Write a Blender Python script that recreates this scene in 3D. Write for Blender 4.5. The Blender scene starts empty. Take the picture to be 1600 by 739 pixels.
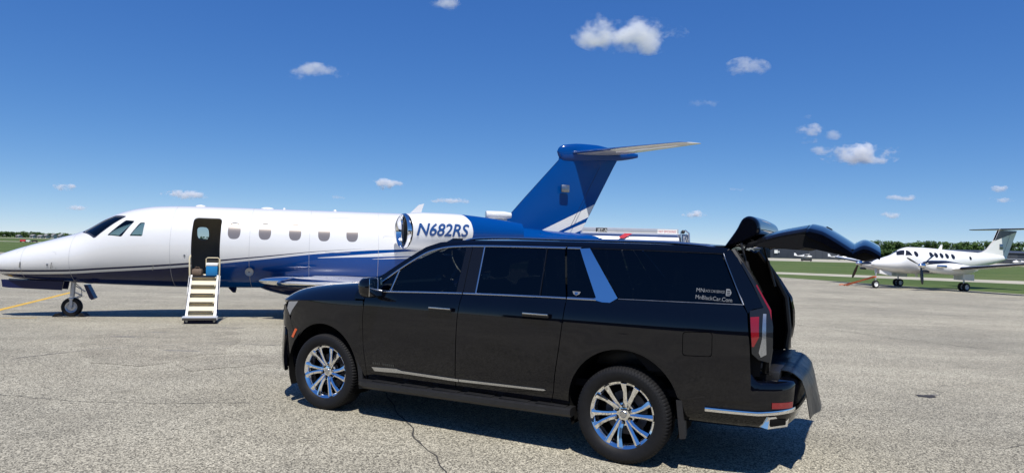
import bpy, bmesh, math, random
import numpy as np
from math import sin, cos, pi, radians, sqrt, atan2, acos
from mathutils import Vector, Matrix
from mathutils.geometry import delaunay_2d_cdt

random.seed(7)
sc = bpy.context.scene
COL = sc.collection

# ------------------------------------------------------------------ camera
CF, CPITCH, CROLL, CH = 1033.86, 0.016243, 0.023785, 1.824   # focal length in photo pixels, radians, radians, metres
cam = bpy.data.cameras.new('camera')
cam.sensor_width = 36.0
cam.lens = 36.0 * CF / 1600.0
cam.clip_start = 0.05
cam.clip_end = 80000
camo = bpy.data.objects.new('camera', cam)
COL.objects.link(camo)
fw = Vector((0, cos(CPITCH), sin(CPITCH)))
up0 = Vector((0, -sin(CPITCH), cos(CPITCH)))
rt0 = Vector((1, 0, 0))
rt = rt0 * cos(CROLL) + up0 * sin(CROLL)
up = up0 * cos(CROLL) - rt0 * sin(CROLL)
M = Matrix.Identity(4)
for i in range(3):
    M[i][0], M[i][1], M[i][2] = rt[i], up[i], -fw[i]
M[0][3], M[1][3], M[2][3] = 0, 0, CH
camo.matrix_world = M
sc.camera = camo

# ------------------------------------------------------------------ light
SUN = Vector((0.08, -0.52, 1.0)).normalized()          # direction towards the sun
EL = math.asin(SUN.z)
ROT = atan2(SUN.x, SUN.y)
sun = bpy.data.lights.new('sun', 'SUN')
sun.energy = 5.0
sun.angle = radians(0.53)
sun.color = (1.0, 0.955, 0.88)
suno = bpy.data.objects.new('sun', sun)
COL.objects.link(suno)
suno.rotation_euler = (-SUN).to_track_quat('-Z', 'Y').to_euler()
suno.location = (0, -10, 30)

sc.view_settings.view_transform = 'Standard'
sc.view_settings.look = 'None'
sc.view_settings.exposure = 0.12
sc.view_settings.gamma = 1.0
sc.view_settings.use_curve_mapping = False
sc.cycles.use_denoising = True
sc.cycles.max_bounces = 8
sc.cycles.volume_bounces = 4
sc.cycles.transparent_max_bounces = 12
sc.cycles.caustics_reflective = False
sc.cycles.caustics_refractive = False
sc.cycles.sample_clamp_indirect = 6.0

def ray(px, py):
    """world direction through a photo pixel"""
    a, b = px - 800.0, py - 369.5
    x = (a * cos(CROLL) + b * sin(CROLL)) / CF
    y = (-a * sin(CROLL) + b * cos(CROLL)) / CF
    return Vector((x, cos(CPITCH) + sin(CPITCH) * y, sin(CPITCH) - cos(CPITCH) * y))

# ------------------------------------------------------------------ sky
world = bpy.data.worlds.new('World')
sc.world = world
world.use_nodes = True
wt = world.node_tree
for n in list(wt.nodes):
    wt.nodes.remove(n)
WN = wt.nodes.new
def wl(a, b): wt.links.new(a, b)
wout = WN('ShaderNodeOutputWorld'); wbg = WN('ShaderNodeBackground')
sky = WN('ShaderNodeTexSky'); sky.sky_type = 'NISHITA'; sky.sun_disc = False
sky.sun_elevation = EL; sky.sun_rotation = ROT
sky.altitude = 300; sky.air_density = 0.5; sky.dust_density = 0.0; sky.ozone_density = 2.5
wbg.inputs['Strength'].default_value = 0.110
hsv = WN('ShaderNodeHueSaturation'); hsv.inputs['Saturation'].default_value = 1.22; wl(sky.outputs[0], hsv.inputs['Color'])
spl = WN('ShaderNodeSeparateColor'); cmb = WN('ShaderNodeCombineColor'); wl(hsv.outputs[0], spl.inputs[0])
for i, (gain, gam) in enumerate(((1.10, .87), (1.36, .74), (2.66, .455))):     # clear deep-blue air: evens out the pale horizon band
    pw = WN('ShaderNodeMath'); pw.operation = 'POWER'; mu = WN('ShaderNodeMath'); mu.operation = 'MULTIPLY'
    wl(spl.outputs[i], pw.inputs[0]); pw.inputs[1].default_value = gam; wl(pw.outputs[0], mu.inputs[0]); mu.inputs[1].default_value = gain; wl(mu.outputs[0], cmb.inputs[i])
wl(cmb.outputs[0], wbg.inputs['Color']); wl(wbg.outputs[0], wout.inputs['Surface'])

# ------------------------------------------------------------------ materials
def pmat(name, col, rough=.5, metal=0.0, coat=0.0, spec=.5, noise=None, bump=None, emit=None):
    """noise=(scale, amount) colour variation; bump=(scale, strength, distance)"""
    m = bpy.data.materials.new(name); m.use_nodes = True
    nt = m.node_tree; b = nt.nodes['Principled BSDF']
    b.inputs['Base Color'].default_value = (*col, 1); b.inputs['Roughness'].default_value = rough
    b.inputs['Metallic'].default_value = metal; b.inputs['Coat Weight'].default_value = coat
    b.inputs['Coat Roughness'].default_value = .03
    b.inputs['Specular IOR Level'].default_value = spec
    t = nt.nodes.new('ShaderNodeTexCoord')
    if noise:
        n = nt.nodes.new('ShaderNodeTexNoise'); n.inputs['Scale'].default_value = noise[0]; n.inputs['Detail'].default_value = 6
        nt.links.new(t.outputs['Object'], n.inputs['Vector'])
        mx = nt.nodes.new('ShaderNodeMixRGB'); k = noise[1]
        mx.inputs[1].default_value = (*[max(0, c * (1 - k)) for c in col], 1); mx.inputs[2].default_value = (*[c * (1 + k) for c in col], 1)
        nt.links.new(n.outputs[0], mx.inputs[0]); nt.links.new(mx.outputs[0], b.inputs['Base Color'])
        rr = nt.nodes.new('ShaderNodeMapRange'); rr.inputs[3].default_value = rough * .8; rr.inputs[4].default_value = min(1, rough * 1.25)
        nt.links.new(n.outputs[0], rr.inputs[0]); nt.links.new(rr.outputs[0], b.inputs['Roughness'])
    if bump:
        n = nt.nodes.new('ShaderNodeTexNoise'); n.inputs['Scale'].default_value = bump[0]; n.inputs['Detail'].default_value = 4
        nt.links.new(t.outputs['Object'], n.inputs['Vector'])
        bp = nt.nodes.new('ShaderNodeBump'); bp.inputs['Strength'].default_value = bump[1]; bp.inputs['Distance'].default_value = bump[2]
        nt.links.new(n.outputs[0], bp.inputs['Height']); nt.links.new(bp.outputs[0], b.inputs['Normal'])
    return m

def gmat(name, tint, refl=1.0, rough=0.0):
    """tinted sheet glass: see-through with a mirror-like surface"""
    m = bpy.data.materials.new(name); m.use_nodes = True
    nt = m.node_tree; nt.nodes.remove(nt.nodes['Principled BSDF']); o = nt.nodes['Material Output']
    tr = nt.nodes.new('ShaderNodeBsdfTransparent'); tr.inputs[0].default_value = (*tint, 1)
    gl = nt.nodes.new('ShaderNodeBsdfGlossy'); gl.inputs['Roughness'].default_value = rough
    fr = nt.nodes.new('ShaderNodeFresnel'); fr.inputs[0].default_value = 1.5
    mu = nt.nodes.new('ShaderNodeMath'); mu.operation = 'MULTIPLY'; mu.inputs[1].default_value = refl
    mx = nt.nodes.new('ShaderNodeMixShader')
    nt.links.new(fr.outputs[0], mu.inputs[0]); nt.links.new(mu.outputs[0], mx.inputs[0])
    nt.links.new(tr.outputs[0], mx.inputs[1]); nt.links.new(gl.outputs[0], mx.inputs[2]); nt.links.new(mx.outputs[0], o.inputs[0])
    return m

MT = dict(
    black_paint=pmat('black_paint', (.0016, .0020, .0042), .035, noise=(3, .3)),
    black_plastic=pmat('black_plastic', (.012, .012, .013), .42, noise=(20, .3)),
    black_trim=pmat('black_trim', (.006, .006, .007), .12),
    dark_inside=pmat('dark_inside', (.007, .007, .008), .8, spec=.15, noise=(9, .3)),
    cabin_grey=pmat('cabin_grey', (.34, .33, .31), .7, noise=(3, .15)),
    liner=pmat('liner', (.005, .005, .005), .9, spec=.1),
    seat_leather=pmat('seat_leather', (.02, .02, .021), .45, noise=(12, .3)),
    rubber=pmat('rubber', (.009, .009, .010), .6, spec=.25, noise=(25, .35)),
    mat_vinyl=pmat('mat_vinyl', (.006, .0075, .010), .36, spec=.35, noise=(14, .3), bump=(7, .5, .02)),
    chrome=pmat('chrome', (.86, .86, .86), .07, 1.0),
    satin_chrome=pmat('satin_chrome', (.55, .56, .58), .2, 1.0),
    steel=pmat('steel', (.33, .34, .36), .3, 1.0, noise=(15, .2)),
    brake=pmat('brake', (.10, .10, .11), .5, 0.8),
    amber=pmat('amber', (.75, .10, .01), .25, coat=.6),
    red_lens=pmat('red_lens', (.20, .004, .008), .18, coat=1.0),
    clear_lens=pmat('clear_lens', (.42, .44, .46), .18, .85),
    smoke_lens=pmat('smoke_lens', (.012, .014, .017), .05),
    head_lens=pmat('head_lens', (.32, .33, .35), .12, .3, coat=1.0),
    decal=pmat('decal', (.15, .16, .175), .5),
    badge=pmat('badge', (.09, .095, .10), .2, .9),
    jet_white=pmat('jet_white', (.67, .675, .68), .22, coat=.6, noise=(.9, .025)),
    jet_blue=pmat('jet_blue', (.0002, .047, .225), .12, spec=.35, noise=(1.2, .06)),
    jet_navy=pmat('jet_navy', (.006, .011, .055), .12, spec=.3, noise=(1.2, .08)),
    jet_silver=pmat('jet_silver', (.60, .62, .66), .35, .3),
    reg_blue=pmat('reg_blue', (.010, .055, .20), .3, coat=.5),
    polished=pmat('polished', (.80, .81, .83), .07, 1.0, noise=(1.5, .05)),
    cabin_pane=pmat('cabin_pane', (.31, .275, .25), .16, .5),
    cockpit_frame=pmat('cockpit_frame', (.03, .035, .05), .35),
    cream=pmat('cream', (.66, .58, .40), .5, noise=(6, .08)),
    tread=pmat('tread', (.05, .045, .04), .7),
    strut=pmat('strut', (.50, .51, .53), .35, .5),
    white_paint=pmat('white_paint', (.80, .80, .79), .3, coat=.3, noise=(2, .04)),
    black_gloss=pmat('black_gloss', (.012, .012, .014), .2, coat=.5),
    cooler_blue=pmat('cooler_blue', (.01, .17, .42), .4),
    bag_brown=pmat('bag_brown', (.13, .09, .065), .6, noise=(15, .2)),
    orange=pmat('orange', (.75, .14, .03), .45),
    tank=pmat('tank', (.50, .52, .58), .3, .55, noise=(1.5, .08)),
    alu=pmat('alu', (.52, .53, .56), .35, .4, noise=(3, .08)),
    red_paint=pmat('red_paint', (.55, .03, .05), .4),
    sign_white=pmat('sign_white', (.80, .80, .78), .5),
    sign_black=pmat('sign_black', (.02, .02, .02), .5),
    hangar=pmat('hangar', (.030, .036, .052), .5, noise=(.3, .15)),
    hangar_trim=pmat('hangar_trim', (.055, .06, .075), .5),
    pale_wall=pmat('pale_wall', (.55, .55, .52), .7, noise=(.4, .08)),
    roof_grey=pmat('roof_grey', (.2, .2, .2), .7),
    bark=pmat('bark', (.07, .05, .035), .9, noise=(4, .3)),
    yellow=pmat('yellow', (.60, .36, .035), .8, noise=(9, .3)),
    yellow_worn=pmat('yellow_worn', (.42, .31, .12), .85, noise=(9, .4)),
    panel_line=pmat('panel_line', (.36, .37, .39), .5),
    crack=pmat('crack', (.05, .047, .043), .95),
    stain_faint=pmat('stain_faint', (.17, .16, .145), .9, noise=(14, .5)),
    stain=pmat('stain', (.035, .03, .026), .7),
)
MT['glass_front'] = gmat('glass_front', (.30, .34, .35), 1.0)
MT['glass_rear'] = gmat('glass_rear', (.022, .025, .028), 1.0)
MT['glass_cockpit'] = gmat('glass_cockpit', (.50, .60, .62), 1.3)

def foliage(name, c1, c2):
    m = pmat(name, c1, .75, spec=.2); nt = m.node_tree; b = nt.nodes['Principled BSDF']
    g = nt.nodes.new('ShaderNodeNewGeometry'); mx = nt.nodes.new('ShaderNodeMixRGB')
    mx.inputs[1].default_value = (*c1, 1); mx.inputs[2].default_value = (*c2, 1)
    nt.links.new(g.outputs['Random Per Island'], mx.inputs[0]); nt.links.new(mx.outputs[0], b.inputs['Base Color'])
    return m
MT['leaf_a'] = foliage('leaf_a', (.040, .088, .020), (.105, .165, .042))
MT['leaf_b'] = foliage('leaf_b', (.034, .075, .022), (.085, .140, .036))

def ground_mat(name, build):
    m = bpy.data.materials.new(name); m.use_nodes = True
    nt = m.node_tree; b = nt.nodes['Principled BSDF']; b.inputs['Roughness'].default_value = .9; b.inputs['Specular IOR Level'].default_value = .25
    geo = nt.nodes.new('ShaderNodeNewGeometry')
    def noise(scale, detail=4, rough=.55, stretch=None):
        n = nt.nodes.new('ShaderNodeTexNoise'); n.inputs['Scale'].default_value = scale; n.inputs['Detail'].default_value = detail; n.inputs['Roughness'].default_value = rough
        v = geo.outputs['Position']
        if stretch:
            mp = nt.nodes.new('ShaderNodeMapping'); mp.inputs['Scale'].default_value = stretch; mp.inputs['Rotation'].default_value = (0, 0, .3)
            nt.links.new(v, mp.inputs[0]); v = mp.outputs[0]
        nt.links.new(v, n.inputs['Vector']); return n.outputs[0]
    def ramp(f, stops):
        r = nt.nodes.new('ShaderNodeValToRGB'); e = r.color_ramp.elements
        while len(e) < len(stops): e.new(.5)
        for q, (p, c) in zip(e, stops): q.position = p; q.color = (*c, 1)
        nt.links.new(f, r.inputs[0]); return r.outputs[0]
    def mul(a, b_, fac=1.0, mode='MULTIPLY'):
        x = nt.nodes.new('ShaderNodeMixRGB'); x.blend_type = mode
        if isinstance(fac, float): x.inputs[0].default_value = fac
        else: nt.links.new(fac, x.inputs[0])
        nt.links.new(a, x.inputs[1]); nt.links.new(b_, x.inputs[2]); return x.outputs[0]
    col, h, dist = build(nt, geo, noise, ramp, mul)
    nt.links.new(col, b.inputs['Base Color'])
    if h is not None:
        bp = nt.nodes.new('ShaderNodeBump'); bp.inputs['Strength'].default_value = .7; bp.inputs['Distance'].default_value = dist
        nt.links.new(h, bp.inputs['Height']); nt.links.new(bp.outputs[0], b.inputs['Normal'])
    return m
def g3(v, t=(1.0, .935, .745)): return tuple(v * k for k in t)
def apron_build(nt, geo, noise, ramp, mul):
    vo = nt.nodes.new('ShaderNodeTexVoronoi'); vo.inputs['Scale'].default_value = 88; nt.links.new(geo.outputs['Position'], vo.inputs['Vector'])
    bw = nt.nodes.new('ShaderNodeRGBToBW'); nt.links.new(vo.outputs['Color'], bw.inputs[0])
    stones = ramp(bw.outputs[0], [(.20, g3(.105)), (.40, g3(.26)), (.60, g3(.385)), (.82, g3(.59))])
    fine = ramp(noise(150, 3), [(.3, (.62,) * 3), (.7, (1.30,) * 3)])
    c = mul(stones, fine)
    big = ramp(noise(.22, 5, .6), [(.32, (.80, .80, .80)), (.62, (1.10, 1.09, 1.07))])
    c = mul(c, big)
    mid = ramp(noise(1.3, 6, .65), [(.28, (.88, .875, .87)), (.62, (1.05, 1.05, 1.05))])
    c = mul(c, mid)
    streak = ramp(noise(.5, 5, .6, (.25, 2.2, 1)), [(.34, (.91, .905, .90)), (.58, (1.03, 1.03, 1.03))])
    c = mul(c, streak)
    return c, vo.outputs['Distance'], .006
MT['apron'] = ground_mat('apron', apron_build)
def worn_build(nt, geo, noise, ramp, mul):
    c, h, d = apron_build(nt, geo, noise, ramp, mul); k = ramp(noise(2.2, 6, .7), [(.35, (.78, .77, .77)), (.65, (.97, .97, .97))]); return mul(c, k), h, d
MT['apron_worn'] = ground_mat('apron_worn', worn_build)
def grass_build(nt, geo, noise, ramp, mul):
    c = ramp(noise(.06, 6, .65), [(.3, (.060, .098, .022)), (.5, (.082, .122, .030)), (.7, (.115, .140, .045))])
    c = mul(c, ramp(noise(1.2, 5, .7), [(.3, (.72,) * 3), (.7, (1.2,) * 3)]))
    c = mul(c, ramp(noise(14, 3, .7), [(.3, (.7,) * 3), (.7, (1.25,) * 3)]))
    return c, noise(9, 4), .06
MT['grass'] = ground_mat('grass', grass_build)
def concrete_build(nt, geo, noise, ramp, mul):
    c = ramp(noise(.3, 5), [(.3, g3(.34)), (.7, g3(.46))])
    c = mul(c, ramp(noise(40, 3), [(.3, (.85,) * 3), (.7, (1.12,) * 3)]))
    return c, None, 0
MT['concrete'] = ground_mat('concrete', concrete_build)

# ------------------------------------------------------------------ object helpers
def tag(o, label=None, cat=None, group=None, kind=None):
    for k, v in (('label', label), ('category', cat), ('group', group), ('kind', kind)):
        if v: o[k] = v
    return o
def empty(name, loc=(0, 0, 0), rz=0, parent=None):
    o = bpy.data.objects.new(name, None); COL.objects.link(o); o.location = loc; o.rotation_euler = (0, 0, rz)
    o.empty_display_size = .2
    if parent: o.parent = parent
    return o
def link_mesh(name, me, parent=None, loc=None, rot=None):
    o = bpy.data.objects.new(name, me); COL.objects.link(o)
    if parent: o.parent = parent
    if loc: o.location = loc
    if rot: o.rotation_euler = rot
    return o
def copy_tree(o, parent=None):
    c = o.copy(); COL.objects.link(c); c.parent = parent
    for ch in list(o.children): copy_tree(ch, c)
    return c

class MB:
    """collects shapes into one mesh"""
    def __init__(s): s.V = []; s.F = []; s.mi = []; s.cur = 0
    def add(s, V, F):
        n = len(s.V); s.V += [tuple(v) for v in V]; s.F += [tuple(i + n for i in f) for f in F]; s.mi += [s.cur] * len(F); return s
    def box(s, c, size, bev=0.0, R=None):
        bm = bmesh.new(); bmesh.ops.create_cube(bm, size=1.0)
        for v in bm.verts: v.co = Vector((v.co.x * size[0], v.co.y * size[1], v.co.z * size[2]))
        if bev > 0: bmesh.ops.bevel(bm, geom=list(bm.edges), offset=bev, segments=2, affect='EDGES', profile=.5)
        bm.verts.index_update()
        V = [(R @ v.co if R else v.co) + Vector(c) for v in bm.verts]
        F = [[v.index for v in f.verts] for f in bm.faces]; bm.free()
        return s.add(V, F)
    def bar(s, p, q, w, h=None, bev=0.0):
        p, q = Vector(p), Vector(q); d = q - p; h = h or w
        R = d.to_track_quat('X', 'Z').to_matrix()
        return s.box((p + q) / 2, (d.length, w, h), bev, R)
    def tube(s, path, r, n=10, cap=True):
        P = [Vector(p) for p in path]; rs = r if isinstance(r, (list, tuple)) else [r] * len(P)
        V = []; F = []; ref = None
        for i, p in enumerate(P):
            d = (P[min(i + 1, len(P) - 1)] - P[max(i - 1, 0)]).normalized()
            if ref is None: ref = d.orthogonal().normalized()
            ref = (ref - d * ref.dot(d)).normalized(); b = d.cross(ref)
            for k in range(n):
                a = 2 * pi * k / n; V.append(p + (ref * cos(a) + b * sin(a)) * rs[i])
        for i in range(len(P) - 1):
            for k in range(n):
                F.append((i * n + k, i * n + (k + 1) % n, (i + 1) * n + (k + 1) % n, (i + 1) * n + k))
        if cap:
            F.append(tuple(reversed(range(n)))); F.append(tuple((len(P) - 1) * n + k for k in range(n)))
        return s.add(V, F)
    def lathe(s, prof, c=(0, 0, 0), axis='y', n=48, closed=False):
        """prof = [(radius, position along axis)]"""
        V = []; F = []; m = len(prof)
        for k in range(n):
            a = 2 * pi * k / n
            for r, t in prof:
                e = (r * cos(a), r * sin(a))
                v = (e[0], t, e[1]) if axis == 'y' else (t, e[0], e[1]) if axis == 'x' else (e[0], e[1], t)
                V.append((v[0] + c[0], v[1] + c[1], v[2] + c[2]))
        for k in range(n):
            for i in range(m if closed else m - 1):
                j = (i + 1) % m; k2 = (k + 1) % n
                F.append((k * m + i, k * m + j, k2 * m + j, k2 * m + i))
        return s.add(V, F)
    def prism(s, poly, y0, y1, axis='y', cap=True):
        """outline (a,b) pushed from y0 to y1 along an axis"""
        n = len(poly)
        def P(a, b, t): return (a, t, b) if axis == 'y' else (t, a, b) if axis == 'x' else (a, b, t)
        V = [P(a, b, y0) for a, b in poly] + [P(a, b, y1) for a, b in poly]
        F = [(i, (i + 1) % n, n + (i + 1) % n, n + i) for i in range(n)]
        if cap: F += [tuple(range(n)), tuple(range(2 * n - 1, n - 1, -1))]
        return s.add(V, F)
    def rings(s, R, closed=True, cap=True):
        n = len(R[0]); V = [v for r in R for v in r]; F = []
        for i in range(len(R) - 1):
            for k in range(n if closed else n - 1):
                k2 = (k + 1) % n; F.append((i * n + k, i * n + k2, (i + 1) * n + k2, (i + 1) * n + k))
        if cap and closed: F += [tuple(range(n)), tuple((len(R) - 1) * n + k for k in range(n - 1, -1, -1))]
        return s.add(V, F)
    def ball(s, c, r, sc=(1, 1, 1), n=14):
        V = []; F = []; m = n // 2
        for i in range(m + 1):
            t = pi * i / m
            for k in range(n):
                a = 2 * pi * k / n
                V.append((c[0] + r * sc[0] * sin(t) * cos(a), c[1] + r * sc[1] * sin(t) * sin(a), c[2] + r * sc[2] * cos(t)))
        for i in range(m):
            for k in range(n): F.append((i * n + k, i * n + (k + 1) % n, (i + 1) * n + (k + 1) % n, (i + 1) * n + k))
        return s.add(V, F)
    def mesh(s, name, mats, smooth=True, ang=38, recalc=True):
        me = bpy.data.meshes.new(name); me.from_pydata(s.V, [], s.F)
        for m in (mats if isinstance(mats, (list, tuple)) else [mats]): me.materials.append(MT[m])
        if any(s.mi): me.polygons.foreach_set('material_index', s.mi)
        if recalc:
            bm = bmesh.new(); bm.from_mesh(me); bmesh.ops.remove_doubles(bm, verts=bm.verts, dist=1e-5)
            bmesh.ops.recalc_face_normals(bm, faces=bm.faces); bm.to_mesh(me); bm.free()
        if smooth:
            me.polygons.foreach_set('use_smooth', [True] * len(me.polygons)); me.set_sharp_from_angle(angle=radians(ang))
        return me
    def build(s, name, mats, parent=None, loc=None, rot=None, **k):
        return link_mesh(name, s.mesh(name, mats, **k), parent, loc, rot)

class PC:
    """smooth monotone curve through points"""
    def __init__(s, pts):
        s.x = np.array([p[0] for p in pts], float); s.y = np.array([p[1] for p in pts], float)
        h = np.diff(s.x); d = np.diff(s.y) / h; m = np.zeros(len(s.x))
        m[0], m[-1] = d[0], d[-1]
        for i in range(1, len(d)):
            if d[i - 1] * d[i] > 0:
                w1, w2 = 2 * h[i] + h[i - 1], h[i] + 2 * h[i - 1]; m[i] = (w1 + w2) / (w1 / d[i - 1] + w2 / d[i])
        s.m = m
    def __call__(s, v):
        v = min(max(v, s.x[0]), s.x[-1]); i = min(int(np.searchsorted(s.x, v, 'right')) - 1, len(s.x) - 2)
        h = s.x[i + 1] - s.x[i]; t = (v - s.x[i]) / h
        return float((1 + 2 * t) * (1 - t) ** 2 * s.y[i] + t * (1 - t) ** 2 * h * s.m[i] + t * t * (3 - 2 * t) * s.y[i + 1] + t * t * (t - 1) * h * s.m[i + 1])

def densify(poly, sp, closed=True):
    out = []; n = len(poly)
    for i in range(n if closed else n - 1):
        a, b = poly[i], poly[(i + 1) % n]; L = math.hypot(b[0] - a[0], b[1] - a[1]); k = max(1, int(math.ceil(L / sp)))
        for j in range(k): out.append((a[0] + (b[0] - a[0]) * j / k, a[1] + (b[1] - a[1]) * j / k))
    if not closed: out.append(tuple(poly[-1]))
    return out
def inside(P, poly):
    x, y = P[:, 0], P[:, 1]; r = np.zeros(len(P), bool); n = len(poly)
    for i in range(n):
        x1, y1 = poly[i]; x2, y2 = poly[(i + 1) % n]
        if y1 == y2: continue
        c = ((y1 > y) != (y2 > y)) & (x < (x2 - x1) * (y - y1) / (y2 - y1) + x1); r ^= c
    return r
def round_poly(poly, r, n=5):
    """round the corners of an outline"""
    out = []; N = len(poly)
    for i in range(N):
        p0, p, p1 = Vector(poly[i - 1]), Vector(poly[i]), Vector(poly[(i + 1) % N])
        a, b = (p0 - p), (p1 - p); d = min(r, a.length * .48, b.length * .48)
        A, B = p + a.normalized() * d, p + b.normalized() * d
        for k in range(n + 1):
            t = k / n; q = A * (1 - t) ** 2 + p * 2 * t * (1 - t) + B * t * t; out.append((q.x, q.y))
    return out

def surf(name, outline, S, mats, parent, sp=.06, holes=(), cons=(), matfn=None, flange=.012, hole_flange=None, flip=1, flange_mat=0):
    """a panel cut along `outline` out of the curved surface S(a,b)"""
    ob = densify(outline, sp); hb = [densify(h, sp * .5) for h in holes]; cb = [densify(c, sp, False) for c in cons]
    pts = []; edges = []
    def loop(L, closed):
        n = len(pts); pts.extend(L)
        edges.extend([(n + i, n + (i + 1) % len(L)) for i in range(len(L) if closed else len(L) - 1)])
    loop(ob, True)
    for h in hb: loop(h, True)
    for c in cb: loop(c, False)
    B = np.array(pts); lo, hi = B.min(0), B.max(0)
    gx_, gy_ = np.meshgrid(np.arange(lo[0] + sp * .5, hi[0], sp), np.arange(lo[1] + sp * .5, hi[1], sp * .9))
    gx_ = gx_ + (np.arange(gx_.shape[0]) % 2)[:, None] * sp * .5
    G = np.stack([gx_.ravel(), gy_.ravel()], 1)
    if len(G):
        k = inside(G, ob)
        for h in hb: k &= ~inside(G, h)
        G = G[k]
        if len(G):
            dmin = np.full(len(G), 9.)
            for i in range(0, len(B), 400): dmin = np.minimum(dmin, np.sqrt(((G[:, None] - B[None, i:i + 400]) ** 2).sum(2)).min(1))
            G = G[dmin > sp * .35]
    allp = [Vector(p) for p in pts] + [Vector(p) for p in G]
    v2, e2, f2, ov, oe, of = delaunay_2d_cdt(allp, edges, [], 0, 1e-6)
    A = np.array([(v.x, v.y) for v in v2]); T = np.array([f for f in f2 if len(f) == 3])
    C = A[T].mean(1); keep = inside(C, ob)
    for h in hb: keep &= ~inside(C, h)
    T = T[keep]; C = C[keep]
    e = 1e-4
    def SN(a, b):
        p = Vector(S(a, b)); pa = Vector(S(a + e, b)) - Vector(S(a - e, b)); pb = Vector(S(a, b + e)) - Vector(S(a, b - e))
        n = pa.cross(pb) * flip
        return p, (n.normalized() if n.length > 1e-14 else Vector((0, 0, 1)))
    used = np.unique(T); remap = {int(u): i for i, u in enumerate(used)}
    V = []; N = []; F = []; mi = []
    for u in used:
        p, n = SN(*A[u]); V.append(p); N.append(n)
    for t, c in zip(T, C):
        f = [remap[int(i)] for i in t]
        F.append(f if flip > 0 else f[::-1]); mi.append(matfn(*c) if matfn else 0)
    def rim(L, depth, inward):
        if not depth: return
        n0 = len(V); m = len(L)
        ctr = []
        for p in L:
            q, n = SN(*p); ctr.append((q, n))
        for i, (q, n) in enumerate(ctr):
            d = (ctr[(i + 1) % m][0] - ctr[i - 1][0]); o = d.cross(n); o = o.normalized() if o.length > 1e-12 else n
            V.append(q); N.append(o); V.append(q - n * depth); N.append(o)
        area = sum(L[i][0] * L[(i + 1) % m][1] - L[(i + 1) % m][0] * L[i][1] for i in range(m))
        pos = (area > 0) == (flip > 0)
        for i in range(m):
            j = (i + 1) % m; f = [n0 + 2 * i, n0 + 2 * i + 1, n0 + 2 * j + 1, n0 + 2 * j]
            F.append(f if pos else f[::-1]); mi.append(flange_mat)
        if not pos or inward:
            for i in range(n0, n0 + 2 * m):
                if not pos: N[i] = -N[i]
    rim(ob, flange, False)
    for h in hb: rim(h, hole_flange if hole_flange is not None else flange, True)
    me = bpy.data.meshes.new(name); me.from_pydata(V, [], F)
    for m in (mats if isinstance(mats, (list, tuple)) else [mats]): me.materials.append(MT[m])
    me.polygons.foreach_set('material_index', mi); me.polygons.foreach_set('use_smooth', [True] * len(F))
    me.update(); me.normals_split_custom_set_from_vertices([n.normalized() for n in N])
    return link_mesh(name, me, parent)

def text_poly(body, size, shear=0.0, spacing=1.0, bold=0.0):
    """flat lettering as vertices and faces, origin at the left end of the baseline"""
    cu = bpy.data.curves.new('lettering', 'FONT'); cu.body = body; cu.size = size; cu.shear = shear; cu.space_character = spacing; cu.offset = bold
    cu.resolution_u = 4
    o = bpy.data.objects.new('lettering', cu); COL.objects.link(o)
    dg = bpy.context.evaluated_depsgraph_get(); me = bpy.data.meshes.new_from_object(o.evaluated_get(dg))
    bm = bmesh.new(); bm.from_mesh(me); bmesh.ops.triangulate(bm, faces=bm.faces)
    for _ in range(1): bmesh.ops.subdivide_edges(bm, edges=[e for e in bm.edges if e.calc_length() > size * .25], cuts=1)
    bmesh.ops.triangulate(bm, faces=bm.faces); bm.verts.index_update()
    V = [(v.co.x, v.co.y) for v in bm.verts]; F = [[v.index for v in f.verts] for f in bm.faces]; bm.free()
    bpy.data.objects.remove(o); bpy.data.curves.remove(cu); bpy.data.meshes.remove(me)
    return V, F
def lettering(name, body, size, mapper, mat, parent, width=None, fat=0.0, **k):
    V, F = text_poly(body, size, **k)
    if width:
        x0, x1 = min(v[0] for v in V), max(v[0] for v in V); V = [((v[0] - x0) * width / (x1 - x0), v[1]) for v in V]
    Q = [mapper(*v) for v in V]; FF = list(F)
    if fat:                                              # heavier strokes: the letters again, a hair to each side and a hair apart
        for j, (dx, dy) in enumerate(((fat, 0), (-fat, 0), (0, fat), (0, -fat)), 1):
            n = len(Q); Q += [(p[0], p[1] - .0012 * j, p[2]) for p in [mapper(v[0] + dx, v[1] + dy) for v in V]]; FF += [[i + n for i in f] for f in F]
    me = bpy.data.meshes.new(name); me.from_pydata(Q, [], FF); me.materials.append(MT[mat])
    return link_mesh(name, me, parent)

# ================================================================== SETTING
GZ = PC([(-60, 0), (0, 0), (9, 0), (16.6, -.165), (45, -.35), (75, -.40), (90, -.40), (5000, -.40)])
YS = [9, 10, 11, 12, 13, 14, 15, 16, 17, 18.5, 20, 23, 27, 32, 38, 45, 55, 65, 75, 90]
def sheet(name, poly, dz, mat, parent=None, sides=True):
    """a ground sheet that follows the gentle fall of the field"""
    bm = bmesh.new(); bm.faces.new([bm.verts.new((x, y, 0)) for x, y in poly])
    for y in YS:
        bmesh.ops.bisect_plane(bm, geom=bm.verts[:] + bm.edges[:] + bm.faces[:], plane_co=(0, y, 0), plane_no=(0, 1, 0))
    bmesh.ops.triangulate(bm, faces=[f for f in bm.faces if len(f.verts) > 4])
    for v in bm.verts: v.co.z = GZ(v.co.y) + dz
    bmesh.ops.recalc_face_normals(bm, faces=bm.faces)
    if bm.faces and bm.faces[:][0].normal.z < 0: bmesh.ops.reverse_faces(bm, faces=bm.faces)
    me = bpy.data.meshes.new(name); bm.to_mesh(me); bm.free(); me.materials.append(MT[mat])
    me.polygons.foreach_set('use_smooth', [True] * len(me.polygons))
    return link_mesh(name, me, parent)
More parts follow.
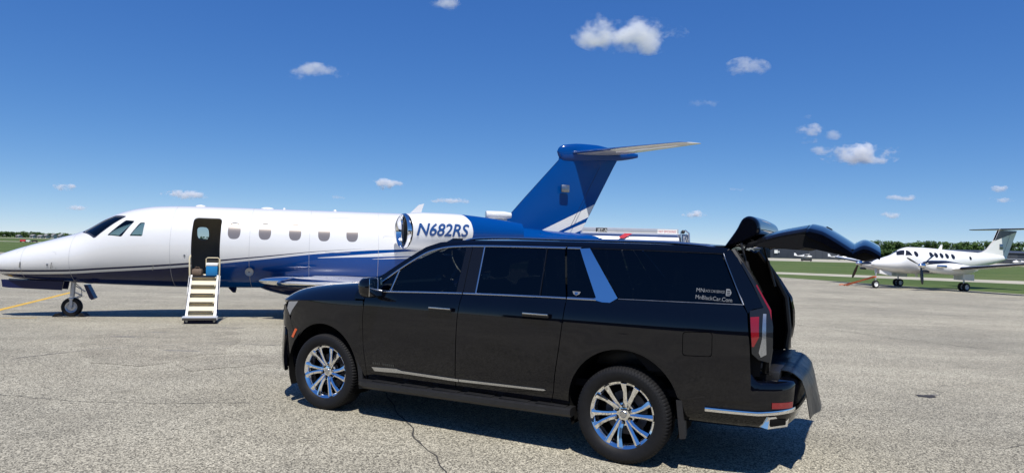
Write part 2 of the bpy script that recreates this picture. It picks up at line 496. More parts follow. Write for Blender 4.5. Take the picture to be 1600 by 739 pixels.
def gpt(px, py, lift=0.0):
    """ground point seen through a photo pixel"""
    d = ray(px, py); z = 0.0
    for _ in range(40):
        t = (z - CH) / d.z; z = GZ(d.y * t)
    return Vector((d.x * t, d.y * t, z + lift))

ground = sheet('grass_field', [(-2600, -60), (2600, -60), (2600, 4200), (-2600, 4200)], -.03, 'grass'); tag(ground, kind='structure')
apron = sheet('apron', [(-75, -55), (60, -55), (34.6, 33), (32.0, 41.0), (29.4, 49), (25.0, 62.6), (-5, 70), (-66, 86), (-75, 88)], 0, 'apron'); tag(apron, kind='structure')
A1, A2 = gpt(1215, 424.6), gpt(1600, 438.8); B1, B2 = gpt(1215, 427.6), gpt(1600, 443.6)
d1 = (A2 - A1).normalized(); d2 = (B2 - B1).normalized()
tw = sheet('taxiway', [tuple((A1 - d1 * 60).xy), tuple((A2 + d1 * 30).xy), tuple((B2 + d2 * 30).xy), tuple((B1 - d2 * 60).xy)], -.026, 'concrete'); tag(tw, kind='structure')
t2 = sheet('hangar_apron', [(60, 205), (520, 205), (520, 322), (60, 322)], -.026, 'concrete'); tag(t2, kind='structure')
t3 = sheet('far_taxiway', [(-330, 236), (-120, 236), (-120, 252), (-330, 252)], -.026, 'concrete'); tag(t3, kind='structure')
t4 = sheet('far_runway', [(-900, 560), (-200, 560), (-200, 640), (-900, 640)], -.026, 'concrete'); tag(t4, kind='structure')

def strip(name, pts, w, mat, dz=.004, jitter=0.0, parent=None, seed=1):
    rnd = random.Random(seed); P = [Vector((p[0], p[1])) for p in pts]; Q = []
    for i in range(len(P) - 1):
        n = max(1, int((P[i + 1] - P[i]).length / .12)) if jitter else max(1, int((P[i + 1] - P[i]).length / 1.0))
        for k in range(n): Q.append(P[i].lerp(P[i + 1], k / n))
    Q.append(P[-1]); V = []; F = []
    for i, q in enumerate(Q):
        d = (Q[min(i + 1, len(Q) - 1)] - Q[max(i - 1, 0)]).normalized(); nrm = Vector((-d.y, d.x))
        if jitter: q = q + nrm * rnd.gauss(0, jitter)
        ww = w * (rnd.uniform(.35, 1.5) if jitter else 1) * (.3 if jitter and i in (0, len(Q) - 1) else 1)
        for sgn in (-1, 1):
            a = q + nrm * sgn * ww / 2; V.append((a.x, a.y, GZ(a.y) + dz))
    for i in range(len(Q) - 1): F.append((2 * i, 2 * i + 1, 2 * i + 3, 2 * i + 2))
    me = bpy.data.meshes.new(name); me.from_pydata(V, [], F); me.materials.append(MT[mat])
    return link_mesh(name, me, parent)
strip('painted_line', [gpt(-60, 499), gpt(0, 484), gpt(60, 469.5), gpt(112, 456.5)], .16, 'yellow', parent=apron)
for k, pl in enumerate([[(1250, 470), (1400, 484), (1640, 506)], [(20, 560), (150, 545), (330, 536), (445, 540)]]): strip('sealed_joint', [gpt(*q) for q in pl], .03, 'stain_faint', .0035, .015, apron, seed=40 + k)
strip('painted_line', [gpt(-60, 498), gpt(0, 497), gpt(58, 496.4)], .13, 'yellow_worn', parent=apron)
for k, pl in enumerate([[(600, 612), (625, 648), (645, 668), (652, 690), (680, 712), (690, 728), (704, 745)],
                        [(1236, 506), (1300, 515), (1400, 529), (1500, 541), (1640, 557)],
                        [(1380, 495), (1460, 504), (1540, 517), (1640, 531)],
                        [(-40, 612), (40, 620), (130, 628), (250, 630), (400, 629)],
                        [(1530, 703), (1570, 700), (1640, 690)], [(90, 530), (160, 527), (240, 526)]]):
    strip('crack', [gpt(*q) for q in pl], (.014, .022, .014, .008, .010, .008)[k], 'crack', .004, .012, apron, seed=k + 3)
def blot(name, px, py, rx, ry, mat, seed):
    rnd = random.Random(seed); c = gpt(px, py); V = [(c.x, c.y, c.z + .004)]; n = 26
    for k in range(n):
        a = 2 * pi * k / n; f = rnd.uniform(.75, 1.15); x, y = c.x + rx * f * cos(a), c.y + ry * f * sin(a); V.append((x, y, GZ(y) + .004))
    me = bpy.data.meshes.new(name); me.from_pydata(V, [], [(0, 1 + k, 1 + (k + 1) % n) for k in range(n)]); me.materials.append(MT[mat])
    return link_mesh(name, me, apron)
blot('oil_stain', 1447, 619, .13, .09, 'stain', 5)
def patch(name, pxs, mat, seed):
    rnd = random.Random(seed); q = [gpt(*p) for p in pxs]; P = densify([(p.x, p.y) for p in q], .35); P = [(x + rnd.gauss(0, .05), y + rnd.gauss(0, .05)) for x, y in P]
    o = sheet(name, P, .003, mat, apron); return o
patch('worn_patch', [(125, 527), (200, 516), (300, 509), (372, 512), (376, 535), (350, 552), (300, 556), (268, 566), (215, 572), (150, 566), (132, 548)], 'apron_worn', 2)
patch('worn_patch', [(275, 562), (330, 555), (440, 554), (438, 566), (350, 574), (300, 580), (282, 574)], 'apron_worn', 4)
for k, (px, py, rx, ry) in enumerate(((194, 526, .30, .07), (248, 519, .22, .06), (336, 512, .25, .06), (363, 512, .3, .05), (284, 548, .35, .05), (1575, 468.5, .7, .12), (1460, 617, .05, .04), (1232, 706, .04, .02))): blot('oil_stain', px, py, rx, ry, 'stain_faint', 20 + k)

# ------------------------------------------------------------------ trees
def tree_mesh(seed, leaf):
    rnd = random.Random(seed); h = 10.0
    t = MB(); t.tube([(0, 0, -.3), (.1, 0, 2), (0, .1, 5), (.1, 0, 8)], [.28, .22, .15, .04], 7)
    for k in range(5):
        a = rnd.uniform(0, 6.28); z = rnd.uniform(2.4, 5.5); t.tube([(0, 0, z), (cos(a) * 1.2, sin(a) * 1.2, z + 1.1), (cos(a) * 2.2, sin(a) * 2.2, z + 2.2)], [.1, .06, .02], 5)
    V = []; F = []; lobes = []
    for k in range(17):
        a = rnd.uniform(0, 6.28); z = rnd.uniform(1.5, 8.4); R = 3.3 * (1 - abs(z - 5.2) / 5.2) ** .5 * rnd.uniform(.35, .95)
        lobes.append((cos(a) * R, sin(a) * R, z, rnd.uniform(.9, 1.75)))
    for (x, y, z, r) in lobes:
        for j in range(62):
            d = Vector((rnd.gauss(0, 1), rnd.gauss(0, 1), rnd.gauss(0, 1))).normalized(); q = Vector((x, y, z)) + d * r * rnd.uniform(.55, 1.05)
            u_ = d.orthogonal().normalized(); u_.rotate(Matrix.Rotation(rnd.uniform(0, 6.28), 3, d)); w_ = d.cross(u_) * rnd.uniform(.5, .9) + d * rnd.uniform(-.5, .5); s_ = rnd.uniform(.22, .46)
            n0 = len(V); V += [q - u_ * s_, q + w_ * s_, q + u_ * s_, q - w_ * s_]; F.append((n0, n0 + 1, n0 + 2, n0 + 3))
    me = bpy.data.meshes.new('crown'); me.from_pydata(V, [], F); me.materials.append(MT[leaf])
    return t.mesh('trunk', 'bark'), me
TREES = [tree_mesh(11 + k, 'leaf_a' if k % 2 else 'leaf_b') for k in range(5)]
def tree(x, y, h, w, label, group):
    o = empty('tree', (x, y, GZ(y) - .03), random.uniform(0, 6.28)); tm, cm = random.choice(TREES)
    o.scale = (w, w, h / 10.0); tag(o, label, 'tree', group)
    link_mesh('trunk', tm, o); link_mesh('crown', cm, o)
rnd = random.Random(5)
px = 1078
while px < 1660:                                         # wood behind the long hangar
    y = rnd.uniform(395, 440); top = np.interp(px, [1078, 1180, 1350, 1372, 1440, 1500, 1560, 1660], [379.5, 385, 375, 371, 372.5, 375.5, 375, 377]) + rnd.uniform(-2, 4)
    d = ray(px, top); z = CH + d.z * y / d.y
    tree(d.x * y / d.y, y, max(5.5, z + .4), rnd.uniform(.85, 1.3) * 1.2, 'leafy green tree in the wood behind the long dark hangar', 'trees behind the hangar')
    px += rnd.uniform(5.5, 9.5)
px = 1362
while px < 1490:                                         # lower growth in the gap between the hangars
    y = rnd.uniform(372, 392); d = ray(px, 400); tree(d.x * y / d.y, y, rnd.uniform(5, 7.5), rnd.uniform(1.1, 1.5), 'low leafy tree in the gap between the two dark hangars', 'trees between the hangars')
    px += rnd.uniform(6, 9)
px = -60
while px < 330:                                         # far wood beyond the runway
    y = rnd.uniform(700, 820); top = np.interp(px, [-60, 0, 50, 110, 330], [361.5, 361.5, 361, 364, 369]) + rnd.uniform(-1, 1.5)
    d = ray(px, top); z = CH + d.z * y / d.y
    tree(d.x * y / d.y, y, max(6, z + .4), rnd.uniform(.9, 1.4) * 1.3, 'distant leafy tree in the wood beyond the runway', 'trees beyond the runway')
    px += rnd.uniform(4.5, 8)
px = 340
while px < 1078:                                        # low tree belt on the far side of the field
    y = rnd.uniform(620, 720); d = ray(px, 380)
    tree(d.x * y / d.y, y, rnd.uniform(6, 8.5), rnd.uniform(1.2, 1.6), 'low distant tree in the belt across the field', 'trees across the field')
    px += rnd.uniform(11, 16)

# ------------------------------------------------------------------ far buildings, small aircraft
def hangar(x0, x1, y, depth, h, label, door_w=14.0, wall='hangar'):
    o = empty('hangar', ((x0 + x1) / 2, y, GZ(y) - .03)); L = x1 - x0
    MB().box((0, depth / 2, h / 2), (L, depth, h)).build('wall', wall, o)
    MB().prism([(-.6, h), (depth / 2, h + 1.0), (depth + .6, h), (depth + .6, h + .25), (depth / 2, h + 1.3), (-.6, h + .25)], -L / 2 - .5, L / 2 + .5, 'x').build('roof', 'hangar_trim', o)
    n = int(L // (door_w + 3)); 
    for k in range(n):
        cx = -L / 2 + (k + .5) * L / n
        d = MB().box((cx, -.06, h * .42), (door_w, .12, h * .84)).build('door', 'hangar_trim' if k % 2 else 'hangar', o)
        for j in range(1, 4): MB().box((cx - door_w / 2 + j * door_w / 4, -.14, h * .42), (.12, .06, h * .82)).build('seam', 'hangar', d)
    MB().box((0, -.05, .3), (L, .1, .6)).build('base_strip', 'hangar_trim', o)
    return tag(o, label, 'hangar')
hg = hangar(129, 181, 330, 30, 5.6, 'dark blue metal hangar with a square white sign at the far edge of the grass')
hangar(217, 330, 330, 30, 5.2, 'long dark blue metal hangar beyond the tail of the propeller airplane')
for (px, py, w, h) in [(1212.5, 393.2, 1.7, 1.6), (1217, 393.5, .5, .8)]:
    d = ray(px, py); y = 329.5; MB().box((d.x * y / d.y, y, CH + d.z * y / d.y), (w, .2, h)).build('sign_board', 'sign_white', None)
    o = bpy.context.scene.collection.objects[-1]; o.location = (0, 0, 0); tag(o, 'square white sign on the dark hangar wall' if w > 1 else 'small white notice beside the square sign on the hangar', 'sign')
rear = hangar(-80, 80, -46, 24, 6.5, 'unseen dark hangar added across the apron to be mirrored in the black vehicle'); rear.rotation_euler = (0, 0, pi)  # unseen building, added for the dark band it reflects in the black paint
hb = hangar(112, 126, 336, 18, 4.4, 'low grey shed beside the end of the dark hangar', 5.0, 'roof_grey')
def small_plane(px, py, y, rz, label):
    d = ray(px, py); x = d.x * y / d.y
    o = empty('light_aircraft', (x, y, GZ(y) - .02), rz)
    R = []
    for s_, zt, zb, hw in [(-3.0, 1.35, 1.2, .05), (-2.6, 1.6, .85, .42), (-1.6, 1.75, .75, .52), (-1.0, 2.15, .72, .55), (.2, 2.2, .75, .55), (1.2, 1.8, .95, .42), (3.2, 1.55, 1.25, .16), (4.8, 1.5, 1.4, .04)]:
        c, hh = (zt + zb) / 2, (zt - zb) / 2; R.append([(s_, hw * sin(a), c + hh * cos(a)) for a in [2 * pi * k / 14 for k in range(14)]])
    MB().rings(R).build('fuselage', 'white_paint', o)
    MB().box((-.3, 0, 2.28), (1.5, 10.6, .16), .05).build('wing', 'white_paint', o)
    MB().prism([(3.4, 1.6), (4.3, 2.75), (4.9, 2.75), (4.8, 1.5)], -.06, .06).build('fin', 'white_paint', o)
    MB().box((4.4, 0, 1.55), (.9, 3.4, .08)).build('tailplane', 'white_paint', o)
    MB().box((-.5, 0, 1.95), (1.6, 1.13, .35), .05).build('window', 'black_gloss', o)
    for a, b in ((-2.0, 0), (.3, 1.2), (.3, -1.2)):
        MB().bar((a * .9, b * .4, .9), (a, b, .2), .08).build('gear_leg', 'white_paint', o)
        MB().lathe([(.02, -.08), (.17, -.08), (.2, 0), (.17, .08), (.02, .08)], (a, b, .2), n=16).build('wheel', 'rubber', o)
    MB().bar((-3.08, -.85, 1.25), (-3.08, .85, 1.3), .12, .04).build('propeller', 'black_gloss', o)
    return tag(o, label, 'airplane')
small_plane(1258, 404, 312, pi - .25, 'small white high-wing airplane parked before the dark hangar beside a black barrier')
small_plane(1312, 405, 300, pi - .55, 'small white high-wing airplane parked apart on the concrete, nose turned away from the wood')
small_plane(1592, 409, 240, .3, 'small white high-wing airplane parked behind the tail of the twin propeller airplane')
def box_thing(name, px, py, y, size, mat, label, cat, legs=True):
    d = ray(px, py); x = d.x * y / d.y; o = empty(name, (x, y, GZ(y) - .03))
    MB().box((0, 0, size[2] * .6), (size[0], size[1], size[2] * .8), .04).build('board', mat, o)
    for sx in (-.42, .42): MB().box((size[0] * sx, 0, size[2] * .12), (.12, size[1] * 1.6, size[2] * .24)).build('foot', 'sign_black', o)
    return tag(o, label, cat)
box_thing('barrier', 1260, 407, 215, (3.4, .5, .75), 'sign_black', 'long black barrier at the edge of the grass below the small airplane', 'barrier')
box_thing('barrier', 36, 378, 232, (1.9, .5, .85), 'red_paint', 'red barrier beside the far taxiway', 'barrier')
box_thing('barrier', 44, 378, 232, (1.3, .5, .7), 'sign_white', 'white barrier beside the far taxiway', 'barrier')
box_thing('barrier', 54, 377.5, 240, (1.9, .5, .7), 'sign_black', 'black barrier beside the far taxiway', 'barrier')
def house(px, w, h, y, label):
    d = ray(px, 371); x = d.x * y / d.y; o = empty('house', (x, y, GZ(y) - .03))
    MB().box((0, 0, h / 2), (w, 6, h)).build('wall', 'pale_wall', o)
    MB().prism([(-3.4, h), (0, h + 1.6), (3.4, h)], -w / 2 - .3, w / 2 + .3, 'x').build('roof', 'roof_grey', o)
    MB().box((0, -3.03, 1.0), (.9, .06, 2.0)).build('door', 'hangar', o)
    for sx in (-.3, .3): MB().box((w * sx, -3.03, h * .55), (1.0, .06, .9)).build('window', 'hangar', o)
    return tag(o, label, 'house')
house(30, 2.6, 1.6, 668, 'tiny pale hut standing alone before the distant wood'); house(52, 3.2, 2.2, 672, 'pale hut second along the distant wood'); house(64, 4.0, 1.8, 676, 'wide pale hut in the middle of the distant row')
house(73, 2.6, 2.6, 680, 'tall narrow pale hut in the distant row'); house(84.5, 2.4, 3.4, 684, 'tallest pale hut by the end of the distant row'); house(95, 3.0, 3.0, 690, 'last pale hut of the distant row beside the jet nose')

# ------------------------------------------------------------------ clouds: small fair-weather puffs of water drops, about 1200 m up
def cloud_mat():
    m = bpy.data.materials.new('cloud'); m.use_nodes = True; nt = m.node_tree
    nt.nodes.remove(nt.nodes['Principled BSDF']); o = nt.nodes['Material Output']; L = nt.links.new
    def mth(op, a, b):
        n = nt.nodes.new('ShaderNodeMath'); n.operation = op
        for i, v in enumerate((a, b)):
            if isinstance(v, (int, float)): n.inputs[i].default_value = v
            else: L(v, n.inputs[i])
        return n.outputs[0]
    t = nt.nodes.new('ShaderNodeTexCoord'); ln = nt.nodes.new('ShaderNodeVectorMath'); ln.operation = 'DOT_PRODUCT'
    L(t.outputs['Object'], ln.inputs[0]); L(t.outputs['Object'], ln.inputs[1])
    g = nt.nodes.new('ShaderNodeNewGeometry'); mp = nt.nodes.new('ShaderNodeMapping'); mp.inputs['Scale'].default_value = (1 / 210., 1 / 210., 1 / 150.)
    L(g.outputs['Position'], mp.inputs[0])
    n = nt.nodes.new('ShaderNodeTexNoise'); n.inputs['Scale'].default_value = 1.0; n.inputs['Detail'].default_value = 7; n.inputs['Roughness'].default_value = .66
    L(mp.outputs[0], n.inputs['Vector'])
    oi = nt.nodes.new('ShaderNodeObjectInfo')
    thick = oi.outputs['Alpha']
    d = mth('ADD', mth('MULTIPLY', mth('SUBTRACT', 1.0, ln.outputs['Value']), 1.0), mth('MULTIPLY', mth('SUBTRACT', n.outputs[0], .60), 6.0))
    d = mth('MINIMUM', mth('MAXIMUM', d, 0.0), .8)
    d = mth('MULTIPLY', mth('MULTIPLY', d, thick), .017)
    vs = nt.nodes.new('ShaderNodeVolumeScatter'); vs.inputs['Color'].default_value = (.98, .98, .985, 1); vs.inputs['Anisotropy'].default_value = -.15
    L(d, vs.inputs['Density']); L(vs.outputs[0], o.inputs['Volume'])
    m.cycles.volume_step_rate = .35
    return m
MT['cloud'] = cloud_mat()
CLOUDS = [(985, 58, 84, 26, 1.0, 'largest bright puffy cloud high in the sky, ragged on one side'), (938, 46, 40, 26, .9, 'rounded bright end of the largest puffy cloud'), (490, 114, 48, 15, .8, 'small flat white cloud alone above the white jet fuselage'),
          (1168, 106, 33, 16, .8, 'small slanting wispy cloud beside the largest cloud'), (1103, 162, 28, 8, .35, 'very faint wisp of cloud below the slanting wisp'),
          (1262, 208, 24, 17, 1.0, 'small round bright cloud above the wide flat cloud'), (1345, 241, 58, 19, 1.0, 'wide flat bright cloud below the small round one'), (1288, 235, 20, 8, .6, 'thin tail of cloud at the end of the wide flat cloud'),
          (1265, 182, 13, 8, .45, 'tiny faint puff of cloud over the round bright cloud'), (1303, 211, 18, 8, .4, 'faint puff of cloud beside the round bright cloud'), (697, 4, 26, 12, .9, 'small white cloud cut by the top of the view'),
          (607, 288, 25, 10, .9, 'small bright low cloud just above the jet registration'), (102, 292, 17, 7, .75, 'small bright low cloud above the jet nose')]
CLOUDS += [(px, py, a, b, k, None) for (px, py, a, b, k) in [(290, 305, 34, 8, .6), (120, 325, 18, 5, .45), (705, 314, 32, 5, .5), (1085, 335, 20, 7, .7), (1410, 309, 25, 5, .55), (1393, 336, 16, 6, .6),
          (1567, 295, 18, 7, .75), (1565, 312, 21, 5, .45), (530, 308, 12, 4, .4), (1152, 296, 14, 4, .35)]]
cbm = bmesh.new(); bmesh.ops.create_icosphere(cbm, subdivisions=3, radius=1.0); cme = bpy.data.meshes.new('cloud'); cbm.to_mesh(cme); cbm.free(); cme.materials.append(MT['cloud'])
for (px, py, a, b, k, lab) in CLOUDS:
    alt = {1168: 1390.0, 697: 1330.0, 1103: 1290.0}.get(px, 1200.0); d = ray(px, py); dist = alt / d.z
    o = link_mesh('cloud', cme); o.location = (d.x * dist, d.y * dist, CH + alt); u_ = dist * d.y / CF
    o.scale = (a * u_ * 1.15, a * u_ * .7, b * u_ * 1.05); o.color = (1, 1, 1, k)
    tag(o, lab or 'thin grey-white wisp of cloud low over the horizon', 'cloud', None if lab else 'low wisps of cloud')

# ================================================================== BLACK SUV
# local axes: x runs backwards from the front axle, -y is the driver's side, z up
suv = empty('suv', (-1.5574, 8.1793, 0), -.49157)
tag(suv, 'long black sport utility vehicle with chrome trim and wheels and its tailgate raised', 'suv')
PLAN = PC([(-.98, .50), (-.93, .68), (-.86, .80), (-.8, .86), (-.7, .92), (-.55, .963), (-.3, .992), (0, 1.008), (.5, 1.02), (1.5, 1.026), (3, 1.026), (3.6, 1.02), (4.1, 1.0), (4.4, .966), (4.55, .932), (4.65, .892), (4.72, .84), (4.78, .72)])
SEC = PC([(.25, -.13), (.34, -.09), (.42, -.055), (.5, -.036), (.6, -.024), (.8, -.010), (1.0, -.001), (1.08, 0), (1.17, -.002), (1.25, -.012), (1.31, -.030), (1.36, -.052), (1.40, -.066), (1.6, -.135), (1.80, -.213), (1.85, -.24), (1.90, -.31), (1.93, -.40)])
def arch_bump(u, z):
    b = 0
    for cu, cz in ((-.04, .43), (3.405, .475)):
        r = math.hypot(u - cu, z - cz); b += .006 * math.exp(-((r - .53) / .09) ** 2) * (1 if z > .35 else .5)
    return b
def Wd(u, z): return PLAN(u) + SEC(z) + (arch_bump(u, z) if z < 1.15 else 0)
def SS(side, off=0.0):
    return lambda u, z: (u, side * (Wd(u, z) + off), z)
def arc(cu, cz, r, a0, a1, n=22):
    return [(cu + r * cos(radians(a0 + (a1 - a0) * k / n)), cz + r * sin(radians(a0 + (a1 - a0) * k / n))) for k in range(n + 1)]
def smooth_line(pts, n=6):
    """curve through points"""
    out = []; P = [Vector(p) for p in pts]
    for i in range(len(P) - 1):
        p0, p1, p2, p3 = P[max(i - 1, 0)], P[i], P[i + 1], P[min(i + 2, len(P) - 1)]
        for k in range(n):
            t = k / n; q = .5 * ((2 * p1) + (p2 - p0) * t + (2 * p0 - 5 * p1 + 4 * p2 - p3) * t * t + (3 * p1 - p0 - 3 * p2 + p3) * t ** 3); out.append((q.x, q.y))
    out.append(tuple(P[-1])); return out
def ribbon(name, path, w, S, mat, parent, h=.008):
    """raised moulding of width w along a path on the surface S"""
    V = []; F = []; P = [Vector(p) for p in path]; e = 1e-3
    for i, p in enumerate(P):
        d = (P[min(i + 1, len(P) - 1)] - P[max(i - 1, 0)]).normalized(); nr = Vector((-d.y, d.x))
        ww = w(i / (len(P) - 1)) if callable(w) else w
        pa = Vector(S(p.x + e, p.y)) - Vector(S(p.x - e, p.y)); pb = Vector(S(p.x, p.y + e)) - Vector(S(p.x, p.y - e)); n = pa.cross(pb).normalized()
        if n.y * S(p.x, p.y)[1] < 0: n = -n
        for k, hh in ((-.5, -.004), (-.5, h * .55), (-.28, h), (.28, h), (.5, h * .55), (.5, -.004)):
            q = p + nr * ww * k; V.append(Vector(S(q.x, q.y)) + n * hh)
    m = 6
    for i in range(len(P) - 1):
        for k in range(m - 1): F.append((i * m + k, i * m + k + 1, (i + 1) * m + k + 1, (i + 1) * m + k))
    F += [tuple(range(m)), tuple((len(P) - 1) * m + k for k in range(m))]
    return MB().add(V, F).build(name, mat, parent, ang=50)

DLO_TOP = smooth_line([(.70, 1.395), (.783, 1.464), (.941, 1.579), (1.112, 1.688), (1.244, 1.757), (1.428, 1.803), (1.631, 1.820), (1.91, 1.827), (2.3, 1.829), (2.767, 1.828), (3.008, 1.829), (3.36, 1.827), (3.76, 1.821), (4.178, 1.811)])
BELT = [(.64, 1.316), (.89, 1.324), (1.277, 1.339), (1.756, 1.353), (2.2, 1.362), (2.588, 1.367), (2.857, 1.369), (3.20, 1.371)]
def top_at(u): return float(np.interp(u, [p[0] for p in DLO_TOP], [p[1] for p in DLO_TOP]))
def belt_at(u): return float(np.interp(u, [p[0] for p in BELT], [p[1] for p in BELT]))
def seg_top(u0, u1, d=0.0):
    return [(u, top_at(u) + d) for u in np.linspace(u0, u1, max(2, int(abs(u1 - u0) / .06)))]
B_LINE = [(1.706, .43), (1.707, .567), (1.718, .914), (1.729, 1.109), (1.747, 1.289), (1.756, 1.353)]
C_LINE = [(2.735, .43), (2.763, .534), (2.775, .676), (2.820, .958), (2.849, 1.189), (2.858, 1.331), (2.858, 1.369)]
FA = (-.04, .43, .505); RA = (3.405, .475, .497)
G = .004                                               # half a shut line
for side in (-1, 1):
    S = SS(side); fl = 1 if side < 0 else -1
    P = lambda name, poly, mat, parent=suv, off=0.0, **k: surf(name, poly, SS(side, off), mat, parent, flip=fl, **k)
    # front fender
    P('front_fender', [(-.44, 1.165), (.10, 1.198), (.53, 1.222), (.545, 1.15), (.535, 1.02), (.545, .744), (.575, .507), (.578, .36)] + arc(*FA, -8, 140) + [(-.50, .80), (-.575, .93), (-.555, 1.04)], 'black_paint', flange=.03)
    # upper side: A-pillar, roof side
    P('roof_side', [(.40, 1.236), (.43, 1.33), (.50, 1.395), (.60, 1.438), (.734, 1.512), (.986, 1.680), (1.188, 1.806), (1.347, 1.858), (1.6, 1.884), (2.7, 1.888), (3.6, 1.882), (4.15, 1.868), (4.225, 1.855), (4.182, 1.8)]
      + [(u, z + .006) for u, z in reversed(DLO_TOP)] + [(.64, 1.335), (.60, 1.318), (.553, 1.305), (.545, 1.236)], 'black_paint', flange=.02)
    # doors
    fd = P('door', [(.583 , .43), (1.706 - G, .43)] + [(u - G, z) for u, z in B_LINE[1:]] + [(u, z) for u, z in reversed(BELT[:3])] + [(.563, 1.308), (.55, 1.15), (.541, 1.02), (.551, .744), (.581, .507)], 'black_paint', flange=.025)
    rd = P('door', [(u + G, z) for u, z in B_LINE[:1]] + [(2.735 - G, .43)] + [(u - G, z) for u, z in C_LINE[1:]] + [(2.588, 1.367), (2.2, 1.362)] + [(u + G, z) for u, z in reversed(B_LINE[1:])], 'black_paint', flange=.025)
    gi = -.010
    P('window_glass', [(.875, 1.336), (1.672, 1.362), (1.680, top_at(1.68) - .006)] + seg_top(1.62, .93, -.008)[0:], 'glass_front', fd, gi, flange=0)
    P('quarter_glass', [(.70, 1.338), (.855, 1.336), (.905, 1.545), (.80, 1.468), (.715, 1.40)], 'glass_front', fd, gi, flange=0)
    ribbon('window_divider', [(.868, 1.335), (.92, 1.555)], .016, SS(side, gi + .004), 'satin_chrome', fd)
    P('pillar_trim', [(1.676, 1.358), (1.752, 1.362), (1.752, 1.82), (1.684, 1.816)], 'black_trim', fd, -.004, flange=.01)
    P('pillar_trim', [(1.758, 1.362), (1.897, 1.365), (1.888, 1.824), (1.758, 1.82)], 'black_trim', rd, -.004, flange=.01)
    ribbon('window_divider', [(1.902, 1.364), (1.893, 1.824)], .015, SS(side, -.002), 'satin_chrome', rd)
    P('window_glass', [(1.906, 1.366), (2.577, 1.375)] + seg_top(2.566, 1.898, -.006), 'glass_rear', rd, gi, flange=0)
    ribbon('window_divider', [(2.587, 1.374), (2.575, 1.822)], .013, SS(side, -.004), 'black_trim', rd)
    P('quarter_glass', [(2.596, 1.375), (2.846, 1.377), (2.757, 1.821), (2.584, 1.822)], 'glass_rear', rd, gi, flange=0)
    # rear quarter
    qp = P('quarter_panel', [(u + G, z) for u, z in C_LINE] + [(3.20, 1.371), (3.335, 1.392), (3.86, 1.397), (4.366, 1.403), (4.405, 1.34), (4.432, 1.091), (4.438, .965), (4.444, .85), (4.446, .655), (4.1, .625), (3.90, .61)] + arc(*RA, 17, 184) + [(2.90, .43)], 'black_paint', flange=.03,
           holes=[round_poly([(3.915, .970), (4.152, .980), (4.152, 1.180), (3.915, 1.166)], .03)], hole_flange=.006)
    P('fuel_door', round_poly([(3.920, .975), (4.147, .985), (4.147, 1.175), (3.920, 1.161)], .028), 'black_paint', qp, -.0015, flange=.006)
    P('quarter_glass', [(2.864, 1.378), (3.135, 1.385), (2.905, 1.820), (2.777, 1.822)], 'glass_rear', qp, gi, flange=0)
    P('rear_side_glass', [(3.345, 1.404), (3.86, 1.408), (4.352, 1.412), (4.172, 1.803), (3.76, 1.815), (3.36, 1.821), (3.018, 1.823)], 'glass_rear', qp, gi + .004, flange=0)
    ribbon('glass_seal', [(4.186, 1.812), (4.372, 1.405)], .010, SS(side, -.004), 'steel', qp, .004)
    ribbon('glass_seal', [(3.34, 1.397), (3.86, 1.402), (4.366, 1.406)], .006, SS(side, -.003), 'steel', qp, .003)
    ribbon('glass_seal', [(3.02, 1.829), (3.36, 1.827), (3.76, 1.821), (4.178, 1.811)], .006, SS(side, -.002), 'black_trim', qp, .003)
    P('chrome_pillar', [(2.912, 1.826), (3.008, 1.832), (3.12, 1.688), (3.336, 1.404), (3.272, 1.362), (3.20, 1.362), (3.10, 1.382), (3.138, 1.398), (3.10, 1.47)], 'chrome', qp, .006, flange=.012)
    P('rear_pillar', [(4.19, 1.812), (4.23, 1.852), (4.30, 1.78), (4.325, 1.735), (4.42, 1.575), (4.52, 1.395), (4.44, 1.375), (4.41, 1.342), (4.376, 1.408)], 'black_paint', qp, 0, flange=.03)
    # chrome mouldings
    ribbon('chrome_moulding', [(u, z + .002) for u, z in DLO_TOP if u < 2.775], .017, SS(side, -.002), 'satin_chrome', fd, .007)
    ribbon('chrome_moulding', [(2.785, 1.830), (2.92, 1.830)], .017, SS(side, -.002), 'satin_chrome', qp, .007)
    ribbon('chrome_moulding', [(.70, 1.329), (.89, 1.333), (1.277, 1.348), (1.749, 1.362)], .017, S, 'satin_chrome', fd, .008)
    ribbon('chrome_moulding', [(1.762, 1.362), (2.2, 1.371), (2.588, 1.376), (2.853, 1.378)], .017, S, 'satin_chrome', rd, .008)
    ribbon('chrome_moulding', [(2.864, 1.378), (3.14, 1.380)], .019, S, 'satin_chrome', qp, .008)
    P('chrome_strip', [(.662, .532), (.70, .492), (1.05, .508), (1.744, .503), (1.744, .528), (1.06, .534), (.99, .548)], 'satin_chrome', fd, .010, flange=.014)
    P('chrome_strip', [(1.752, .505), (2.66, .527), (2.69, .536), (2.67, .545), (1.752, .529)], 'satin_chrome', rd, .010, flange=.014)
    if side < 0:                                         # worn badge, too small to read: a row of small raised marks
        for k in range(11):
            if k == 4: continue
            u0 = .675 + k * .0265; P('door_badge', [(u0, .562), (u0 + .019, .562), (u0 + .019, .585), (u0 + .010, .589), (u0, .585)], 'badge', fd, .004, flange=.004)
    # handles
    for par, u0, z0 in ((fd, 1.41, 1.199), (rd, 2.455, 1.214)):
        w0 = Wd(u0 + .13, z0)
        MB().box((u0 + .135, side * (w0 + .030), z0), (.275, .024, .044), .010).build('handle', 'black_paint', par)
        MB().box((u0 + .135, side * (w0 + .0435), z0 + .010), (.255, .005, .014), .001).build('handle_trim', 'satin_chrome', par)
        for du in (.03, .24): MB().box((u0 + du, side * (w0 + .010), z0), (.03, .04, .026), .005).build('handle_mount', 'black_trim', par)
    # rocker, running board, mud flaps, arch liners
    P('rocker_panel', [(.50, .30), (2.86, .30), (2.895, .424), (.59, .424)], 'black_plastic', off=-.012, flange=.02)
